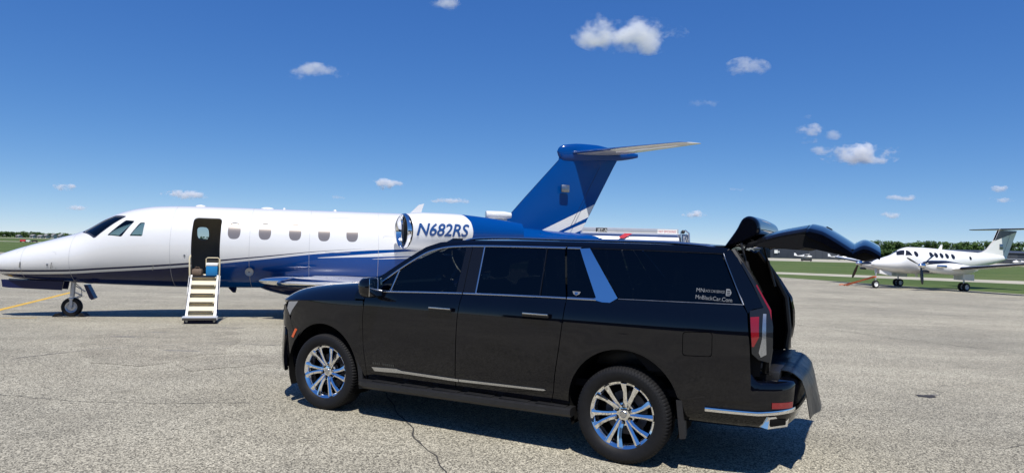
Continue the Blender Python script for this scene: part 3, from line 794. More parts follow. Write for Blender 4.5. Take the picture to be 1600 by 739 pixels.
    rb = MB(); pr = [(.93, .30), (.93, .375), (1.045, .375), (1.068, .362), (1.068, .322), (1.04, .295)]
    R = []
    for u, du, k in ((.52, .03, .93), (.60, 0, 1), (2.80, 0, 1), (2.93, 0, .985), (2.955, -.01, .96)):
        R.append([(u, side * (.93 + (w - .93) * (1 if k == 1 else .75 if k < .94 else .97)), z + .012 + (u - .5) * .012) for w, z in pr])
    rb.rings(R).build('running_board', 'black_plastic', suv, ang=30)
    for k in range(6): MB().box((.85 + k * .38, side * 1.00, .392 + (.35 + k * .38) * .012), (.30, .075, .008), .002).build('step_pad', 'rubber', suv.children[-1] if False else [c for c in suv.children if c.name.startswith('running_board')][-1])
    for (u0, z0, du) in ((.455, .60, .05), (3.86, .60, .055)):
        MB().add([(u0, side * .80, z0), (u0 + .01, side * 1.0, z0), (u0 + .045, side * 1.0, .285), (u0 + .035, side * .80, .285),
                  (u0 + .03, side * .80, z0), (u0 + .055, side * .985, z0), (u0 + .09, side * .985, .29), (u0 + .06, side * .80, .285)],
                 [(0, 1, 2, 3), (4, 7, 6, 5), (0, 4, 5, 1), (1, 5, 6, 2), (2, 6, 7, 3), (3, 7, 4, 0)]).build('mud_flap', 'black_plastic', suv, smooth=False)
    for cu, cz, r in (FA, RA):
        L = MB(); a = arc(cu, cz, r + .012, -25, 205, 20)
        L.rings([[(u, side * .45, z) for u, z in a], [(u, side * .985, z) for u, z in a]], closed=False).build('wheel_arch_liner', 'liner', suv)
    # front lamps
    P('headlight', [(-.665, 1.06), (-.63, 1.14), (-.45, 1.155), (-.56, 1.045), (-.600, .985)], 'head_lens', off=-.004, flange=.03)
    mk = P('side_marker', [(-.558, .745), (-.486, .845), (-.452, .835), (-.522, .735)], 'amber', off=.004, flange=.01)
    # tail lamp
    tl = P('tail_light', [(4.422, 1.362), (4.440, 1.20), (4.450, 1.03), (4.50, .985), (4.578, .967), (4.600, 1.10), (4.598, 1.25), (4.572, 1.39), (4.45, 1.585), (4.345, 1.745), (4.332, 1.732), (4.43, 1.570), (4.522, 1.392)], 'smoke_lens', off=.002, flange=.04)
    P('red_lamp', [(4.431, 1.315), (4.494, 1.322), (4.500, 1.16), (4.464, 1.085), (4.450, 1.085)], 'red_lens', tl, .006, flange=.006)
    P('clear_lamp', [(4.522, 1.345), (4.545, 1.345), (4.556, 1.03), (4.516, 1.005), (4.50, 1.04), (4.522, 1.15)], 'clear_lens', tl, .006, flange=.006)
    P('red_strip', [(4.585, 1.30), (4.578, 1.375), (4.462, 1.572), (4.456, 1.562), (4.566, 1.37)], 'red_lens', tl, .005, flange=.004)
    # mirror
    mr_ = empty('side_mirror', (0, 0, 0), 0, suv)
    R = []
    for du, sc_ in ((-.085, .35), (-.07, .75), (-.03, .97), (.03, 1.0), (.075, .97), (.085, .9)):
        R.append([(.705 + du - .02 * (sc_ < .5), side * (1.125 + .115 * sc_ * cos(a) * (abs(cos(a)) ** -.35 if abs(cos(a)) > .01 else 1)), 1.375 + .105 * sc_ * sin(a) * (abs(sin(a)) ** -.35 if abs(sin(a)) > .01 else 1)) for a in [2 * pi * k / 20 for k in range(20)]])
    MB().rings(R).build('mirror_shell', 'black_paint', mr_)
    MB().box((.793, side * 1.125, 1.378), (.006, .20, .18), .002).build('mirror_glass', 'chrome', mr_)
    MB().bar((.72, side * .93, 1.315), (.71, side * 1.06, 1.30), .09, .035, .01).build('mirror_arm', 'black_trim', mr_)
    # roof rail
    rp = [(1.58, 1.868), (1.66, 1.892), (1.80, 1.906), (2.1, 1.914), (2.65, 1.908), (3.45, 1.902), (3.8, 1.892), (4.02, 1.876), (4.10, 1.858)]
    MB().tube([(u, side * (.705 - .01 * abs(u - 2.6)), z) for u, z in smooth_line(rp, 4)], .014, 8).build('roof_rail', 'satin_chrome', suv)

# far-reaching pieces that span both sides
HZ = PC([(-.93, 1.12), (-.87, 1.19), (-.75, 1.255), (-.6, 1.290), (-.3, 1.332), (0, 1.362), (.3, 1.388), (.56, 1.405)])
def hoodS(u, v):                                       # v: -1..1 across
    e = PLAN(max(u, -.9)) - .012
    w = v * e; z0 = HZ(u); ze = min(1.168 + (u + .44) * .056, z0 - .02)
    t = max(0, (abs(v) - .60) / .40); z = z0 - (z0 - ze) * (t ** 2.3) + .012 * (1 - v * v) + .012 * math.exp(-((abs(v) - .52) / .06) ** 2)
    return (u, w, z)
surf('hood', [(-.92, -1), (.42, -1), (.46, -.8), (.50, -.5), (.50, .5), (.46, .8), (.42, 1), (-.92, 1)], hoodS, 'black_paint', suv, sp=.05, flange=.03, flip=1)
# windshield and cowl
def wsS(a, v):
    u = .46 + a * 1.0 + .07 * (1 - v * v) * -1; z = 1.40 + .475 * a + .06 * a * (1 - a); h = (.83 - .16 * a)
    return (u, v * h, z - .02 * v * v)
surf('windshield', [(0, -1), (1, -1), (1, 1), (0, 1)], wsS, 'glass_front', suv, sp=.09, flange=0, flip=1)
def roofS(u, v):
    e = .735 - .03 * max(0, (u - 3.2)) ; z = np.interp(u, [1.34, 1.6, 2.2, 3.2, 3.8, 4.24], [1.854, 1.884, 1.898, 1.892, 1.880, 1.860]); c = .020
    return (u, v * e, z + c * (1 - v * v) - .018 * abs(v) ** 6)
rf = surf('roof', [(1.36, -1), (4.23, -1), (4.23, 1), (1.36, 1)], roofS, 'black_paint', suv, sp=.09, flange=.03, flip=1)
MB().rings([[(1.19 + .11 * t + (.22 - .10 * t) * k, -.48 + w * (.030 - .012 * t), 1.850 + .055 * t) for (k, w) in ((0, 0), (.3, -1), (1, -.8), (1, .8), (.3, 1))] for t in (0, .5, 1.0)]).build('antenna', 'black_paint', rf)
# front fascia
fo = [(-.56, 1.0)] 
def fasciaS(v, z):
    a = v * 1.12; u = -.985 + .10 * (abs(v) ** 2) + .30 * max(0, abs(v) - .78) ** 1.5 * 6; w = .93 * v
    k = PC([(.30, .05), (.36, .02), (.5, 0), (.9, .02), (1.1, .05), (1.18, .09)])(z)
    return (u + k, w, z)
surf('front_bumper', [(-1, .34), (1, .34), (1, .80), (.86, 1.04), (.86, 1.14), (-.86, 1.14), (-.86, 1.04), (-1, .80)], fasciaS, 'black_paint', suv, sp=.08, flange=.04, flip=-1)
for side in (-1, 1):
    surf('bumper_side', [(-.86, .335), (-.545, .335), (-.53, .46)] + arc(*FA, 173, 140, 8) + [(-.51, .80), (-.582, .93), (-.612, .985), (-.672, 1.052), (-.70, 1.09), (-.79, 1.1), (-.86, 1.0)], SS(side, -.003), 'black_paint', suv, flip=1 if side < 0 else -1, flange=.03)
g = MB().box((-1.0, 0, .88), (.05, 1.05, .42), .02).build('grille', 'black_trim', suv)
for k in range(6): MB().box((-1.03, 0, .71 + k * .068), (.02, 1.0, .014), .003).build('grille_bar', 'chrome', g)
# rear bumper
BO = [(3.90, .990), (4.1, .978), (4.25, .958), (4.40, .932), (4.53, .895), (4.62, .850), (4.685, .79), (4.73, .715), (4.757, .60), (4.772, .45), (4.78, .22)]
BO = smooth_line(BO + [(4.782, 0)] + [(u, -w) for u, w in reversed(BO)], 3)
def outline_sweep(name, path, prof, mat, parent, rng=None):
    """prof = [(z, outset)] along a plan outline"""
    Pn = [Vector(p) for p in path]; R = []
    for i, p in enumerate(Pn):
        d = (Pn[min(i + 1, len(Pn) - 1)] - Pn[max(i - 1, 0)]).normalized(); n = Vector((-d.y, d.x)) * -1
        n = Vector((-d.y, d.x)); n = n if n.dot(p - Vector((3.5, 0))) > 0 else -n
        R.append([(p.x + n.x * (o(p.x) if callable(o) else o), -(p.y + n.y * (o(p.x) if callable(o) else o)), z(p.x) if callable(z) else z) for z, o in prof])
    return MB().rings(R, closed=False).build(name, mat, parent, ang=45)
rbp = outline_sweep('rear_bumper', BO, [(.41, -.16), (.425, -.07), (.47, -.035), (.55, -.012), (.62, -.002), (.72, 0), (.775, lambda u: -.010 if u < 4.46 else -.003), (lambda u: .83 if u < 4.46 else .795, lambda u: -.016 if u < 4.46 else -.014), (lambda u: .86 if u < 4.46 else .808, lambda u: -.024 if u < 4.46 else -.04), (lambda u: .86 if u < 4.46 else .815, -.24)], 'black_paint', suv)
cr = [p for p in BO if p[0] > 4.09 ]
outline_sweep('chrome_strip', cr, [(lambda u: .538 + .03 * max(0, (u - 4.5) / .28), -.02), (lambda u: .538 + .03 * max(0, (u - 4.5) / .28), .006), (lambda u: .553 + .03 * max(0, (u - 4.5) / .28), .012), (lambda u: .568 + .034 * max(0, (u - 4.5) / .28), .006), (lambda u: .568 + .034 * max(0, (u - 4.5) / .28), -.02)], 'chrome', rbp)
for side in (-1, 1):
    rr = [p for p in BO if p[0] > 4.57 and p[0] < 4.74 and p[1] * -side > 0]
    outline_sweep('reflector', rr, [(.598, -.012), (.598, .003), (.645, .004), (.645, -.012)], 'red_lens', rbp)
    ex = MB().prism([(-.11, -.045), (.11, -.045), (.13, .045), (-.09, .045)], -.06, .06, 'x')
    e = ex.build('exhaust_tip', 'chrome', rbp, (4.585, side * .775, .487), (0, 0, side * .62))
    MB().box((.045, 0, 0), (.05, .17, .06), .01).build('exhaust_opening', 'liner', e)
MB().box((4.45, 0, .50), (.45, 1.3, .2), .03).build('rear_valance', 'black_plastic', rbp)
# underbody, floor, cabin
MB().box((1.70, 0, .44), (2.3, 1.80, .16)).build('underbody', 'liner', suv); MB().box((1.9, 0, .50), (5.2, 1.1, .22)).build('chassis', 'liner', suv)
MB().box((2.45, 0, .62), (3.4, 1.72, .06)).build('cabin_floor', 'dark_inside', suv)
MB().box((4.10, 0, .80), (.95, 1.60, .10)).build('cargo_floor', 'dark_inside', suv); MB().box((4.58, 0, .82), (.10, 1.45, .10), .01).build('cargo_sill', 'black_plastic', suv)
MB().box((2.85, 0, 1.865), (2.65, 1.35, .03)).build('headliner', 'dark_inside', suv)
MB().box((.10, 0, .85), (.9, 1.5, .5)).build('engine_block', 'liner', suv)
for side in (-1, 1):
    def inner(u, z): return (u, side * (Wd(u, z) - .075 - .05 * max(0, (z - 1.2))), z)
    surf('side_trim', [(3.62, .80), (4.50, .84), (4.54, 1.35), (4.35, 1.70), (4.22, 1.84), (4.10, 1.84), (4.30, 1.42), (3.5, 1.40), (3.0, 1.36), (2.95, 1.10), (3.4, 1.02)], inner, 'dark_inside', suv, sp=.1, flange=0, flip=side)
    MB().tube([(4.25, side * .70, 1.84), (4.40, side * .755, 1.62), (4.52, side * .775, 1.38), (4.555, side * .775, 1.05), (4.53, side * .765, .86)], .03, 8).build('hatch_seal', 'black_plastic', suv)
    MB().add([(4.24, side * .69, 1.84), (4.36, side * .78, 1.72), (4.52, side * .86, 1.40), (4.57, side * .885, 1.1), (4.57, side * .87, .86), (4.53, side * .76, .86), (4.555, side * .77, 1.1), (4.52, side * .77, 1.38), (4.40, side * .75, 1.62), (4.25, side * .69, 1.80)],
             [(0, 1, 8, 9), (1, 2, 7, 8), (2, 3, 6, 7), (3, 4, 5, 6)]).build('hatch_jamb', 'black_paint', suv)
MB().box((.82, 0, 1.14), (.42, 1.6, .36), .08).build('dashboard', 'dark_inside', suv)
sw = MB(); sw.tube([(1.13 + .07 * sin(a) * .9, -.40 + .185 * cos(a), 1.17 + .175 * sin(a)) for a in [2 * pi * k / 28 for k in range(29)]], .016, 8, cap=False)
sw.bar((.95, -.40, 1.12), (1.13, -.40, 1.17), .06); sw.bar((1.13, -.58, 1.17), (1.13, -.22, 1.17), .04, .03); sw.build('steering_wheel', 'black_plastic', suv)
def seat(u, y, wdt, z0=.64):
    s = empty('seat', (u, y, z0), 0, suv)
    MB().box((0, 0, .20), (.52, wdt, .20), .06).build('cushion', 'seat_leather', s)
    MB().box((.30, 0, .52), (.16, wdt, .66), .06, Matrix.Rotation(radians(14), 3, 'Y')).build('backrest', 'seat_leather', s)
    for dy in ((0,) if wdt < .8 else (-.35, .35)): MB().box((.41, dy, .96), (.11, .27, .19), .045, Matrix.Rotation(radians(8), 3, 'Y')).build('headrest', 'seat_leather', s)
for y in (-.42, .42): seat(1.45, y, .52); seat(2.42, y, .52)
seat(3.25, 0, 1.2)

# tailgate, swung up
gate = empty('tailgate', (0, 0, 0), 0, suv)
spo = [(4.165, 1.862), (4.262, 2.005), (4.302, 2.085), (4.325, 2.115), (4.36, 2.131), (4.40, 2.124), (4.435, 2.098), (4.455, 2.055), (4.455, 2.0), (4.43, 1.965), (4.30, 1.90), (4.23, 1.875)]
def xprism(poly, hw, name, mat, parent, crown=.0, roll=.0):
    cx = sum(p[0] for p in poly) / len(poly); cz = sum(p[1] for p in poly) / len(poly); R = []
    for v in (-1, -.985, -.965, -.94, -.91, -.87, -.8, -.5, 0, .5, .8, .87, .91, .94, .965, .985, 1):
        k = 1.0 if roll else {1: .82, .985: .93, .965: .97, .94: .99}.get(abs(v), 1.0); dz = -roll * (max(0, abs(v) - .15) / .85) ** 1.7 - (.018 * max(0, abs(v) - .95) / .05 if roll else 0)
        R.append([(cx + (x - cx) * k, v * hw, cz + (z - cz) * k + crown * (1 - v * v) + dz) for x, z in poly])
    return MB().rings(R).build(name, mat, parent, ang=28)
xprism(smooth_line(spo + [spo[0]], 3)[:-1], .70, 'spoiler', 'black_paint', gate, .01)
outer = [(4.36, 1.93), (4.455, 1.985), (4.60, 2.030), (4.72, 2.056), (4.812, 2.074)]
def gate_panel(poly, hw, name, mat, roll=.0): return xprism(poly, hw, name, mat, gate, .012, roll)
gate_panel(smooth_line(outer, 3) + [(4.812, 2.058), (4.72, 2.040), (4.60, 2.014), (4.455, 1.969), (4.38, 1.93)], .735, 'gate_glass', 'black_trim', .05)
gate_panel([(4.815, 2.073)] + smooth_line([(4.835, 2.082), (4.925, 2.058), (4.995, 2.018), (5.08, 1.962), (5.147, 1.915)], 3) + [(5.143, 1.895), (5.0, 1.95), (4.93, 1.995), (4.84, 2.03), (4.815, 2.05)], .77, 'gate_skin', 'black_paint', .06)
gate_panel(smooth_line([(5.14, 1.912), (5.188, 1.941), (5.228, 1.951), (5.28, 1.932), (5.333, 1.897)], 3) + [(5.325, 1.87), (5.28, 1.905), (5.228, 1.925), (5.188, 1.915), (5.145, 1.885)], .79, 'gate_lower_skin', 'black_paint', .06)
gate_panel([(4.36, 1.905), (4.455, 1.935), (4.60, 1.975), (4.72, 1.995), (4.82, 2.0), (4.93, 1.955), (5.0, 1.915), (5.14, 1.85), (5.20, 1.87), (5.31, 1.86), (5.308, 1.80), (5.23, 1.777), (5.18, 1.79), (5.04, 1.826), (4.88, 1.862), (4.80, 1.876), (4.74, 1.855), (4.52, 1.872), (4.35, 1.874)], .735, 'gate_inner_panel', 'dark_inside')
MB().box((4.95, 0, 2.052), (.05, .3, .014), .004, Matrix.Rotation(radians(30), 3, 'Y')).build('gate_handle', 'black_trim', gate)
for y in (-.68, .68):
    st = MB(); st.tube([(4.31, y, 1.905), (4.375, y, 1.665)], .011, 8); st.tube([(4.352, y, 1.75), (4.42, y * 1.04, 1.49)], .019, 8); st.build('gas_strut', 'black_plastic', gate)

# wheels
def wheel_parts(loc, rz, turn=0.0):
    w = MB().lathe([(.07, .02), (.12, .03), (.20, .05), (.258, .05), (.264, -.06), (.275, -.055), (.268, .10), (.25, .11)], n=72).build('wheel', 'liner', suv, loc, (0, turn, rz))
    MB().lathe([(.236, .02), (.246, -.03), (.256, -.078), (.270, -.094), (.283, -.098), (.296, -.112), (.300, -.104), (.296, -.085), (.277, -.06)], n=72).build('rim', 'chrome', w)
    tp = [(.285, -.105), (.300, -.122), (.335, -.137), (.372, -.138), (.398, -.126), (.409, -.110), (.413, -.080), (.414, 0), (.413, .080), (.409, .110), (.398, .126), (.372, .138), (.335, .137), (.300, .122), (.285, .105)]
    V = []; F = []; n = 252; m = len(tp)
    for k in range(n):
        a = 2 * pi * k / n; groove = k % 3 == 0
        for j, (r, t) in enumerate(tp):
            q = r - (.007 if groove and 4 <= j <= 6 or groove and m - 7 <= j <= m - 5 else 0); V.append((q * cos(a), t, q * sin(a)))
    for k in range(n):
        for j in range(m - 1): F.append((k * m + j, k * m + j + 1, ((k + 1) % n) * m + j + 1, ((k + 1) % n) * m + j))
    MB().add(V, F).build('tyre', 'rubber', w, ang=30)
    sp = MB()
    for i in range(6):
        b = i * pi / 3 + .25
        for s_ in (-1, 1):
            pts = [(.060, b + s_ * .22, .050, -.050), (.12, b + s_ * .165, .046, -.072), (.19, b + s_ * .185 + .03, .046, -.085), (.272, b + s_ * .225 + .07, .066, -.100)]
            R = []
            for r, a, wd, y in pts:
                c = Vector((r * cos(a), 0, r * sin(a))); t_ = Vector((-sin(a), 0, cos(a)))
                R.append([tuple(c + t_ * wd * .5 * kx + Vector((0, y + ky, 0))) for kx, ky in ((-1, .012), (-.75, -.006), (-.15, -.010), (.75, .000), (1, .018), (.8, .045), (-.8, .045))])
            sp.rings(R)
    sp.lathe([(.001, -.058), (.030, -.060), (.060, -.052), (.098, -.046), (.105, -.03), (.10, .02)], n=36)
    sp.build('spokes', 'chrome', w, ang=30)
    cap = MB().lathe([(.001, -.066), (.026, -.066), (.032, -.060), (.033, -.05)], n=24).build('centre_cap', 'satin_chrome', w)
    for i in range(6):
        a = i * pi / 3 + .52
        MB().lathe([(.001, -.070), (.009, -.070), (.0115, -.064), (.012, -.04)], (.072 * cos(a), 0, .072 * sin(a)), n=6).build('lug_nut', 'steel', w)
        MB().lathe([(.0118, -.060), (.0205, -.0595), (.0215, -.045)], (.072 * cos(a), 0, .072 * sin(a)), n=14).build('lug_recess', 'liner', w)
    MB().lathe([(.05, .03), (.19, .03), (.19, .055), (.05, .055)], n=40).build('brake_disc', 'brake', w)
    return w
def own_wheel(w0, loc, rz, turn):
    w = copy_tree(w0, suv); w.location = loc; w.rotation_euler = (0, turn, rz); return w
w0 = wheel_parts((0, -.895, .410), 0.06, .3)
own_wheel(w0, (3.407, -.895, .410), 0, 1.1)
own_wheel(w0, (0, .895, .410), pi + .06, .5); own_wheel(w0, (3.407, .895, .410), pi, .2)

# lettering on the side glass, emblem
def on_glass(u0, z0, slope=-.05):
    return lambda x, y: (u0 + x, -(Wd(u0 + x, z0 + y + slope * x) - .001), z0 + y + slope * x)
qg = [c for c in suv.children if c.name.startswith('quarter_panel')][0]
lettering('window_lettering', 'MN', .046, on_glass(3.998, 1.493, -.03), 'decal', qg, width=.062)
lettering('window_lettering', 'BLACK CAR SERVICE', .030, on_glass(4.056, 1.495, -.03), 'decal', qg, width=.165)
lettering('window_lettering', 'MnBlackCar.Com', .046, on_glass(3.996, 1.437, -.05), 'decal', qg, width=.288)
def flat_on(name, poly, off, mat, parent, S=None): return surf(name, poly, lambda u, z: (u, -(Wd(u, z) + off), z), mat, parent, sp=.02, flange=0)
flat_on('window_logo', round_poly([(4.232, 1.470), (4.262, 1.470), (4.276, 1.495), (4.262, 1.525), (4.232, 1.528)], .008), -.002, 'decal', qg)
for k in range(3): flat_on('window_logo_line', [(4.240, 1.480 + k * .014), (4.264, 1.479 + k * .014), (4.264, 1.485 + k * .014), (4.240, 1.486 + k * .014)], -.0005, 'black_trim', qg)
flat_on('emblem', [(2.905, 1.443), (2.985, 1.440), (2.975, 1.418), (2.945, 1.404), (2.915, 1.420)], -.001, 'decal', qg)
flat_on('emblem_shield', [(2.928, 1.436), (2.962, 1.435), (2.958, 1.418), (2.945, 1.410), (2.932, 1.418)], .001, 'satin_chrome', qg)

# rubber cargo mat hanging over the rear bumper
def matS(a, v):
    path = [(4.18, .862), (4.45, .866), (4.62, .870), (4.71, .862), (4.785, .80), (4.82, .70), (4.84, .58), (4.86, .46)]
    L = [0]
    for i in range(1, len(path)): L.append(L[-1] + math.hypot(path[i][0] - path[i - 1][0], path[i][1] - path[i - 1][1]))
    t = a * L[-1]; u = np.interp(t, L, [p[0] for p in path]); z = np.interp(t, L, [p[1] for p in path])
    k = max(0, a - .55) / .45
    wv = .014 * sin(v * 3.4 + 1) * k + .004 * sin(v * 8 + a * 3) * k
    return (u + wv + .03 * k * (1 - v * v), v * (.58 + .02 * sin(a * 5)), z + .002 * sin(v * 5 + a * 4) * (1 - k) + .03 * k * v * -1)
cm = surf('cargo_mat', [(0, -1), (1, -1), (1, 1), (0, 1)], matS, 'mat_vinyl', None, sp=.045, flange=.006)
cm.location = suv.location; cm.rotation_euler = suv.rotation_euler
tag(cm, 'black vinyl cargo mat draped over the rear bumper of the black vehicle', 'mat')

# ================================================================== AIRCRAFT HELPERS
class Body:
    """a fuselage-like tube: stations (s, top, bottom, half width)"""
    def __init__(b, st, y0=0.0, pw=2.0):
        b.top = PC([(q[0], q[1]) for q in st]); b.bot = PC([(q[0], q[2]) for q in st]); b.hw = PC([(q[0], q[3]) for q in st]); b.y0 = y0
        b.s0, b.s1 = st[0][0], st[-1][0]
    def S(b, off=0.0):
        def f(s, t):                                     # t: 0 top, + towards -y side
            c, h, w = (b.top(s) + b.bot(s)) / 2, (b.top(s) - b.bot(s)) / 2, b.hw(s)
            return (s, b.y0 - (w + off * (w > .02)) * sin(t), c + (h + off * (h > .02)) * cos(t))
        return f
    def th(b, s, z, far=False):
        c, h = (b.top(s) + b.bot(s)) / 2, (b.top(s) - b.bot(s)) / 2
        a = acos(max(-1, min(1, (z - c) / max(h, 1e-4)))); return -a if far else a
    def on(b, poly, far=False): return [(s, b.th(s, z, far)) for s, z in poly]

def foil(n=9, t=.12):
    """closed airfoil section, chord 0..1: list of (x, z)"""
    up_ = []; lo_ = []
    for i in range(n + 1):
        x = .5 * (1 - cos(pi * i / n)); y = 5 * t * (.2969 * sqrt(x) - .126 * x - .3516 * x * x + .2843 * x ** 3 - .1015 * x ** 4); up_.append((x, y)); lo_.append((x, -y * .8))
    return up_[::-1] + lo_[1:]
def wing_mesh(st, t=.12, n=9):
    """st = [(le_x, y, z, chord, thickness)] spanwise stations of a horizontal surface"""
    R = []
    for q in st:
        le, y, z, c = q[:4]; tt = q[4] if len(q) > 4 else t
        R.append([(le + x * c, y, z + zz * c) for x, zz in foil(n, tt)])
    return R
def le_strip(st, frac, t=.12, grow=.004):
    """the front of a wing as a thin shell just proud of it"""
    R = []
    for q in st:
        le, y, z, c = q[:4]; tt = q[4] if len(q) > 4 else t; f = [p for p in foil(22, tt) if p[0] <= frac]
        R.append([(le + x * c - grow, y, z + zz * c * (1 + grow * 4)) for x, zz in f])
    return R
def aircraft_wheel(mb_parent, loc, r, w, name='wheel', hub='strut'):
    o = MB().lathe([(r * .55, -w * .42), (r * .7, -w * .5), (r * .9, -w * .46), (r * .98, -w * .28), (r, 0), (r * .98, w * .28), (r * .9, w * .46), (r * .7, w * .5), (r * .55, w * .42)], n=40).build(name, 'rubber', mb_parent, loc)
    MB().lathe([(.001, -w * .30), (r * .14, -w * .34), (r * .16, -w * .22), (r * .40, -w * .20), (r * .50, -w * .40), (r * .58, -w * .44), (r * .58, w * .44), (r * .5, w * .4), (r * .4, w * .2), (.001, w * .3)], n=32).build('hub', hub, o)
    return o

# ================================================================== BUSINESS JET
JB = Vector((-10.98, 16.61, -.165)); JP = radians(14)
jet = empty('business_jet', JB, JP)
tag(jet, 'white and blue twin-engine business jet with a swept T-tail and its stair door open', 'jet')
def jv(px, py, off, base=JB, psi=JP):
    """photo pixel -> (along, height) on the upright plane `off` metres to the near side of an aircraft axis"""
    a = Vector((cos(psi), sin(psi))); m = Vector((sin(psi), -cos(psi))); b = Vector(base[:2]) + m * off; d = ray(px, py)
    t = b.dot(m) / Vector(d[:2]).dot(m); q = d * t; return ((Vector(q[:2]) - b).dot(a), q.z + CH - base[2])
FUS = Body([(-1.86, 1.275, 1.265, .005), (-1.82, 1.37, 1.18, .09), (-1.6, 1.51, 1.055, .25), (-1.31, 1.63, .965, .38), (-.92, 1.77, .915, .51), (-.23, 1.985, .87, .67), (.10, 2.09, .845, .74), (.30, 2.18, .83, .775), (.84, 2.53, .805, .865), (1.12, 2.655, .795, .90),
            (1.48, 2.755, .785, .94), (1.93, 2.825, .77, .97), (2.6, 2.855, .755, .98), (3.2, 2.86, .75, .98), (7.0, 2.86, .75, .98), (8.3, 2.86, .82, .97), (10.0, 2.77, 1.12, .86), (11.1, 2.64, 1.42, .72), (12.2, 2.52, 1.70, .55), (13.4, 2.45, 1.95, .34), (14.0, 2.36, 2.08, .17), (14.25, 2.25, 2.17, .02)])
STR = PC([(-2, 1.155), (-1.2, 1.16), (0, 1.19), (.82, 1.25), (2.89, 1.42), (3.59, 1.505), (4.72, 1.63), (5.9, 1.765), (7.43, 1.88), (9.0, 1.95), (12, 2.1), (15, 2.2)])
def band(u0, u1, lo, hi): return lambda s, z: u0 <= s <= u1 and lo(s) <= z <= hi(s)
sp1_lo = lambda s: 1.59 + (s - 5.91) * .042; sp1_hi = lambda s: 1.60 + (s - 5.91) * .092
sp2_lo = lambda s: 1.585 + (s - 7.29) * .035; sp2_hi = lambda s: 1.59 + (s - 7.29) * .075
REAR = PC([(9.2, 2.9), (9.6, 2.6), (9.75, 2.2), (9.6, 1.9)])
def jet_col(s, t):
    z = FUS.S()(s, t)[2]; st = STR(s)
    if s > 9.5 + .25 * (2.75 - z): return 1
    dk = .045 if s < 3.0 else .045 * max(0, 1 - (s - 3.0) / 4.2)
    if z > st: return 0
    if z > st - dk: return 2
    wl_ = .06 - .002 * max(0, s - 3)
    if z > st - dk - max(wl_, .05): return 3 if s < 2.9 else 0
    if 5.91 < s < 10 and sp1_lo(s) < z < sp1_hi(s): return 0
    if 7.29 < s < 10 and sp2_lo(s) < z < sp2_hi(s): return 0
    return 2 if s < 2.9 + (z - .75) * .6 else 1
def ccurve(f, a, b, far):
    return [(s, FUS.th(s, f(s), far)) for s in np.arange(a, b, .12)]
cons = []
for far in (False, True):
    cons += [ccurve(STR, -1.7, 9.3, far), ccurve(lambda s: STR(s) - (.045 if s < 3.0 else .045 * max(0, 1 - (s - 3.0) / 4.2)), -1.7, 7.1, far),
             ccurve(lambda s: STR(s) - (.045 if s < 3.0 else .045 * max(0, 1 - (s - 3.0) / 4.2)) - max(.06 - .002 * max(0, s - 3), .05), -1.7, 9.3, far),
             ccurve(sp1_lo, 5.92, 9.3, far), ccurve(sp1_hi, 5.92, 9.3, far), ccurve(sp2_lo, 7.3, 9.3, far), ccurve(sp2_hi, 7.3, 9.3, far)]
    cons.append([(9.5 + .25 * (2.75 - z), FUS.th(9.5 + .25 * (2.75 - z), z, far)) for z in np.arange(2.70, 1.2, -.1)])
def wpoly(cs, cz, w, h, n=20, sq=.62):
    return [(cs + w * (abs(cos(a)) ** sq) * (1 if cos(a) > 0 else -1), cz + h * (abs(sin(a)) ** sq) * (1 if sin(a) > 0 else -1)) for a in [2 * pi * k / n for k in range(n)]]
WIN = [jv(px, py, .95) for px, py in ((365.5, 361), (413.7, 362), (461, 363), (506.4, 364), (550.4, 365))]
ws = [jv(*q, .50) for q in ((129, 361.5), (176, 338.5), (195, 339.5), (155, 370))]
sw2 = [jv(*q, .82) for q in ((167, 367.5), (193.5, 343.5), (209, 345), (191, 369.8))]
sw3 = [jv(*q, .90) for q in ((202, 368.5), (217, 347.3), (224.7, 347.3), (222.8, 369))]
DOOR = round_poly([(2.90, 1.10), (3.565, 1.10), (3.565, 2.545), (2.90, 2.545)], .11)
holes = [FUS.on(DOOR)]; panes = []
for (cs, cz) in WIN:
    for far in (False, True):
        p = FUS.on(wpoly(cs, 2.235, .150, .210, 24, .74), far); holes.append(p); panes.append((p, 'window', 'cabin_pane', -.018))
fw_ = jv(318, 364, -.93); p = FUS.on(wpoly(fw_[0], fw_[1], .15, .18), True); holes.append(p)
for far in (False, True):
    for poly in (ws, sw2, sw3):
        p = FUS.on(round_poly(poly, .035, 3), far); holes.append(p); panes.append((p, 'cockpit_window', 'glass_cockpit', -.012))
fus = surf('fuselage', [(FUS.s0, -pi), (FUS.s1, -pi), (FUS.s1, pi), (FUS.s0, pi)], FUS.S(), ['jet_white', 'jet_blue', 'jet_navy', 'jet_silver', 'cockpit_frame'], jet, sp=.11, holes=holes, cons=cons, matfn=jet_col, flange=0, hole_flange=.03, flip=-1, flange_mat=0)
for p, nm, mt, off in panes:
    surf(nm, p, FUS.S(off), mt, jet, sp=.06, flange=0, flip=-1)
for far in (False, True):                                # dark frames round the windscreen panes
    for poly in (ws,):
        q = FUS.on(round_poly([((s - sum(a for a, _ in poly) / 4) * 1.13 + sum(a for a, _ in poly) / 4, (z - sum(b for _, b in poly) / 4) * 1.13 + sum(b for _, b in poly) / 4) for s, z in poly], .04, 3), far)
        surf('window_frame', q, FUS.S(.004), 'cockpit_frame', jet, sp=.05, holes=[FUS.on(round_poly(poly, .035, 3), far)], flange=0, flip=-1)
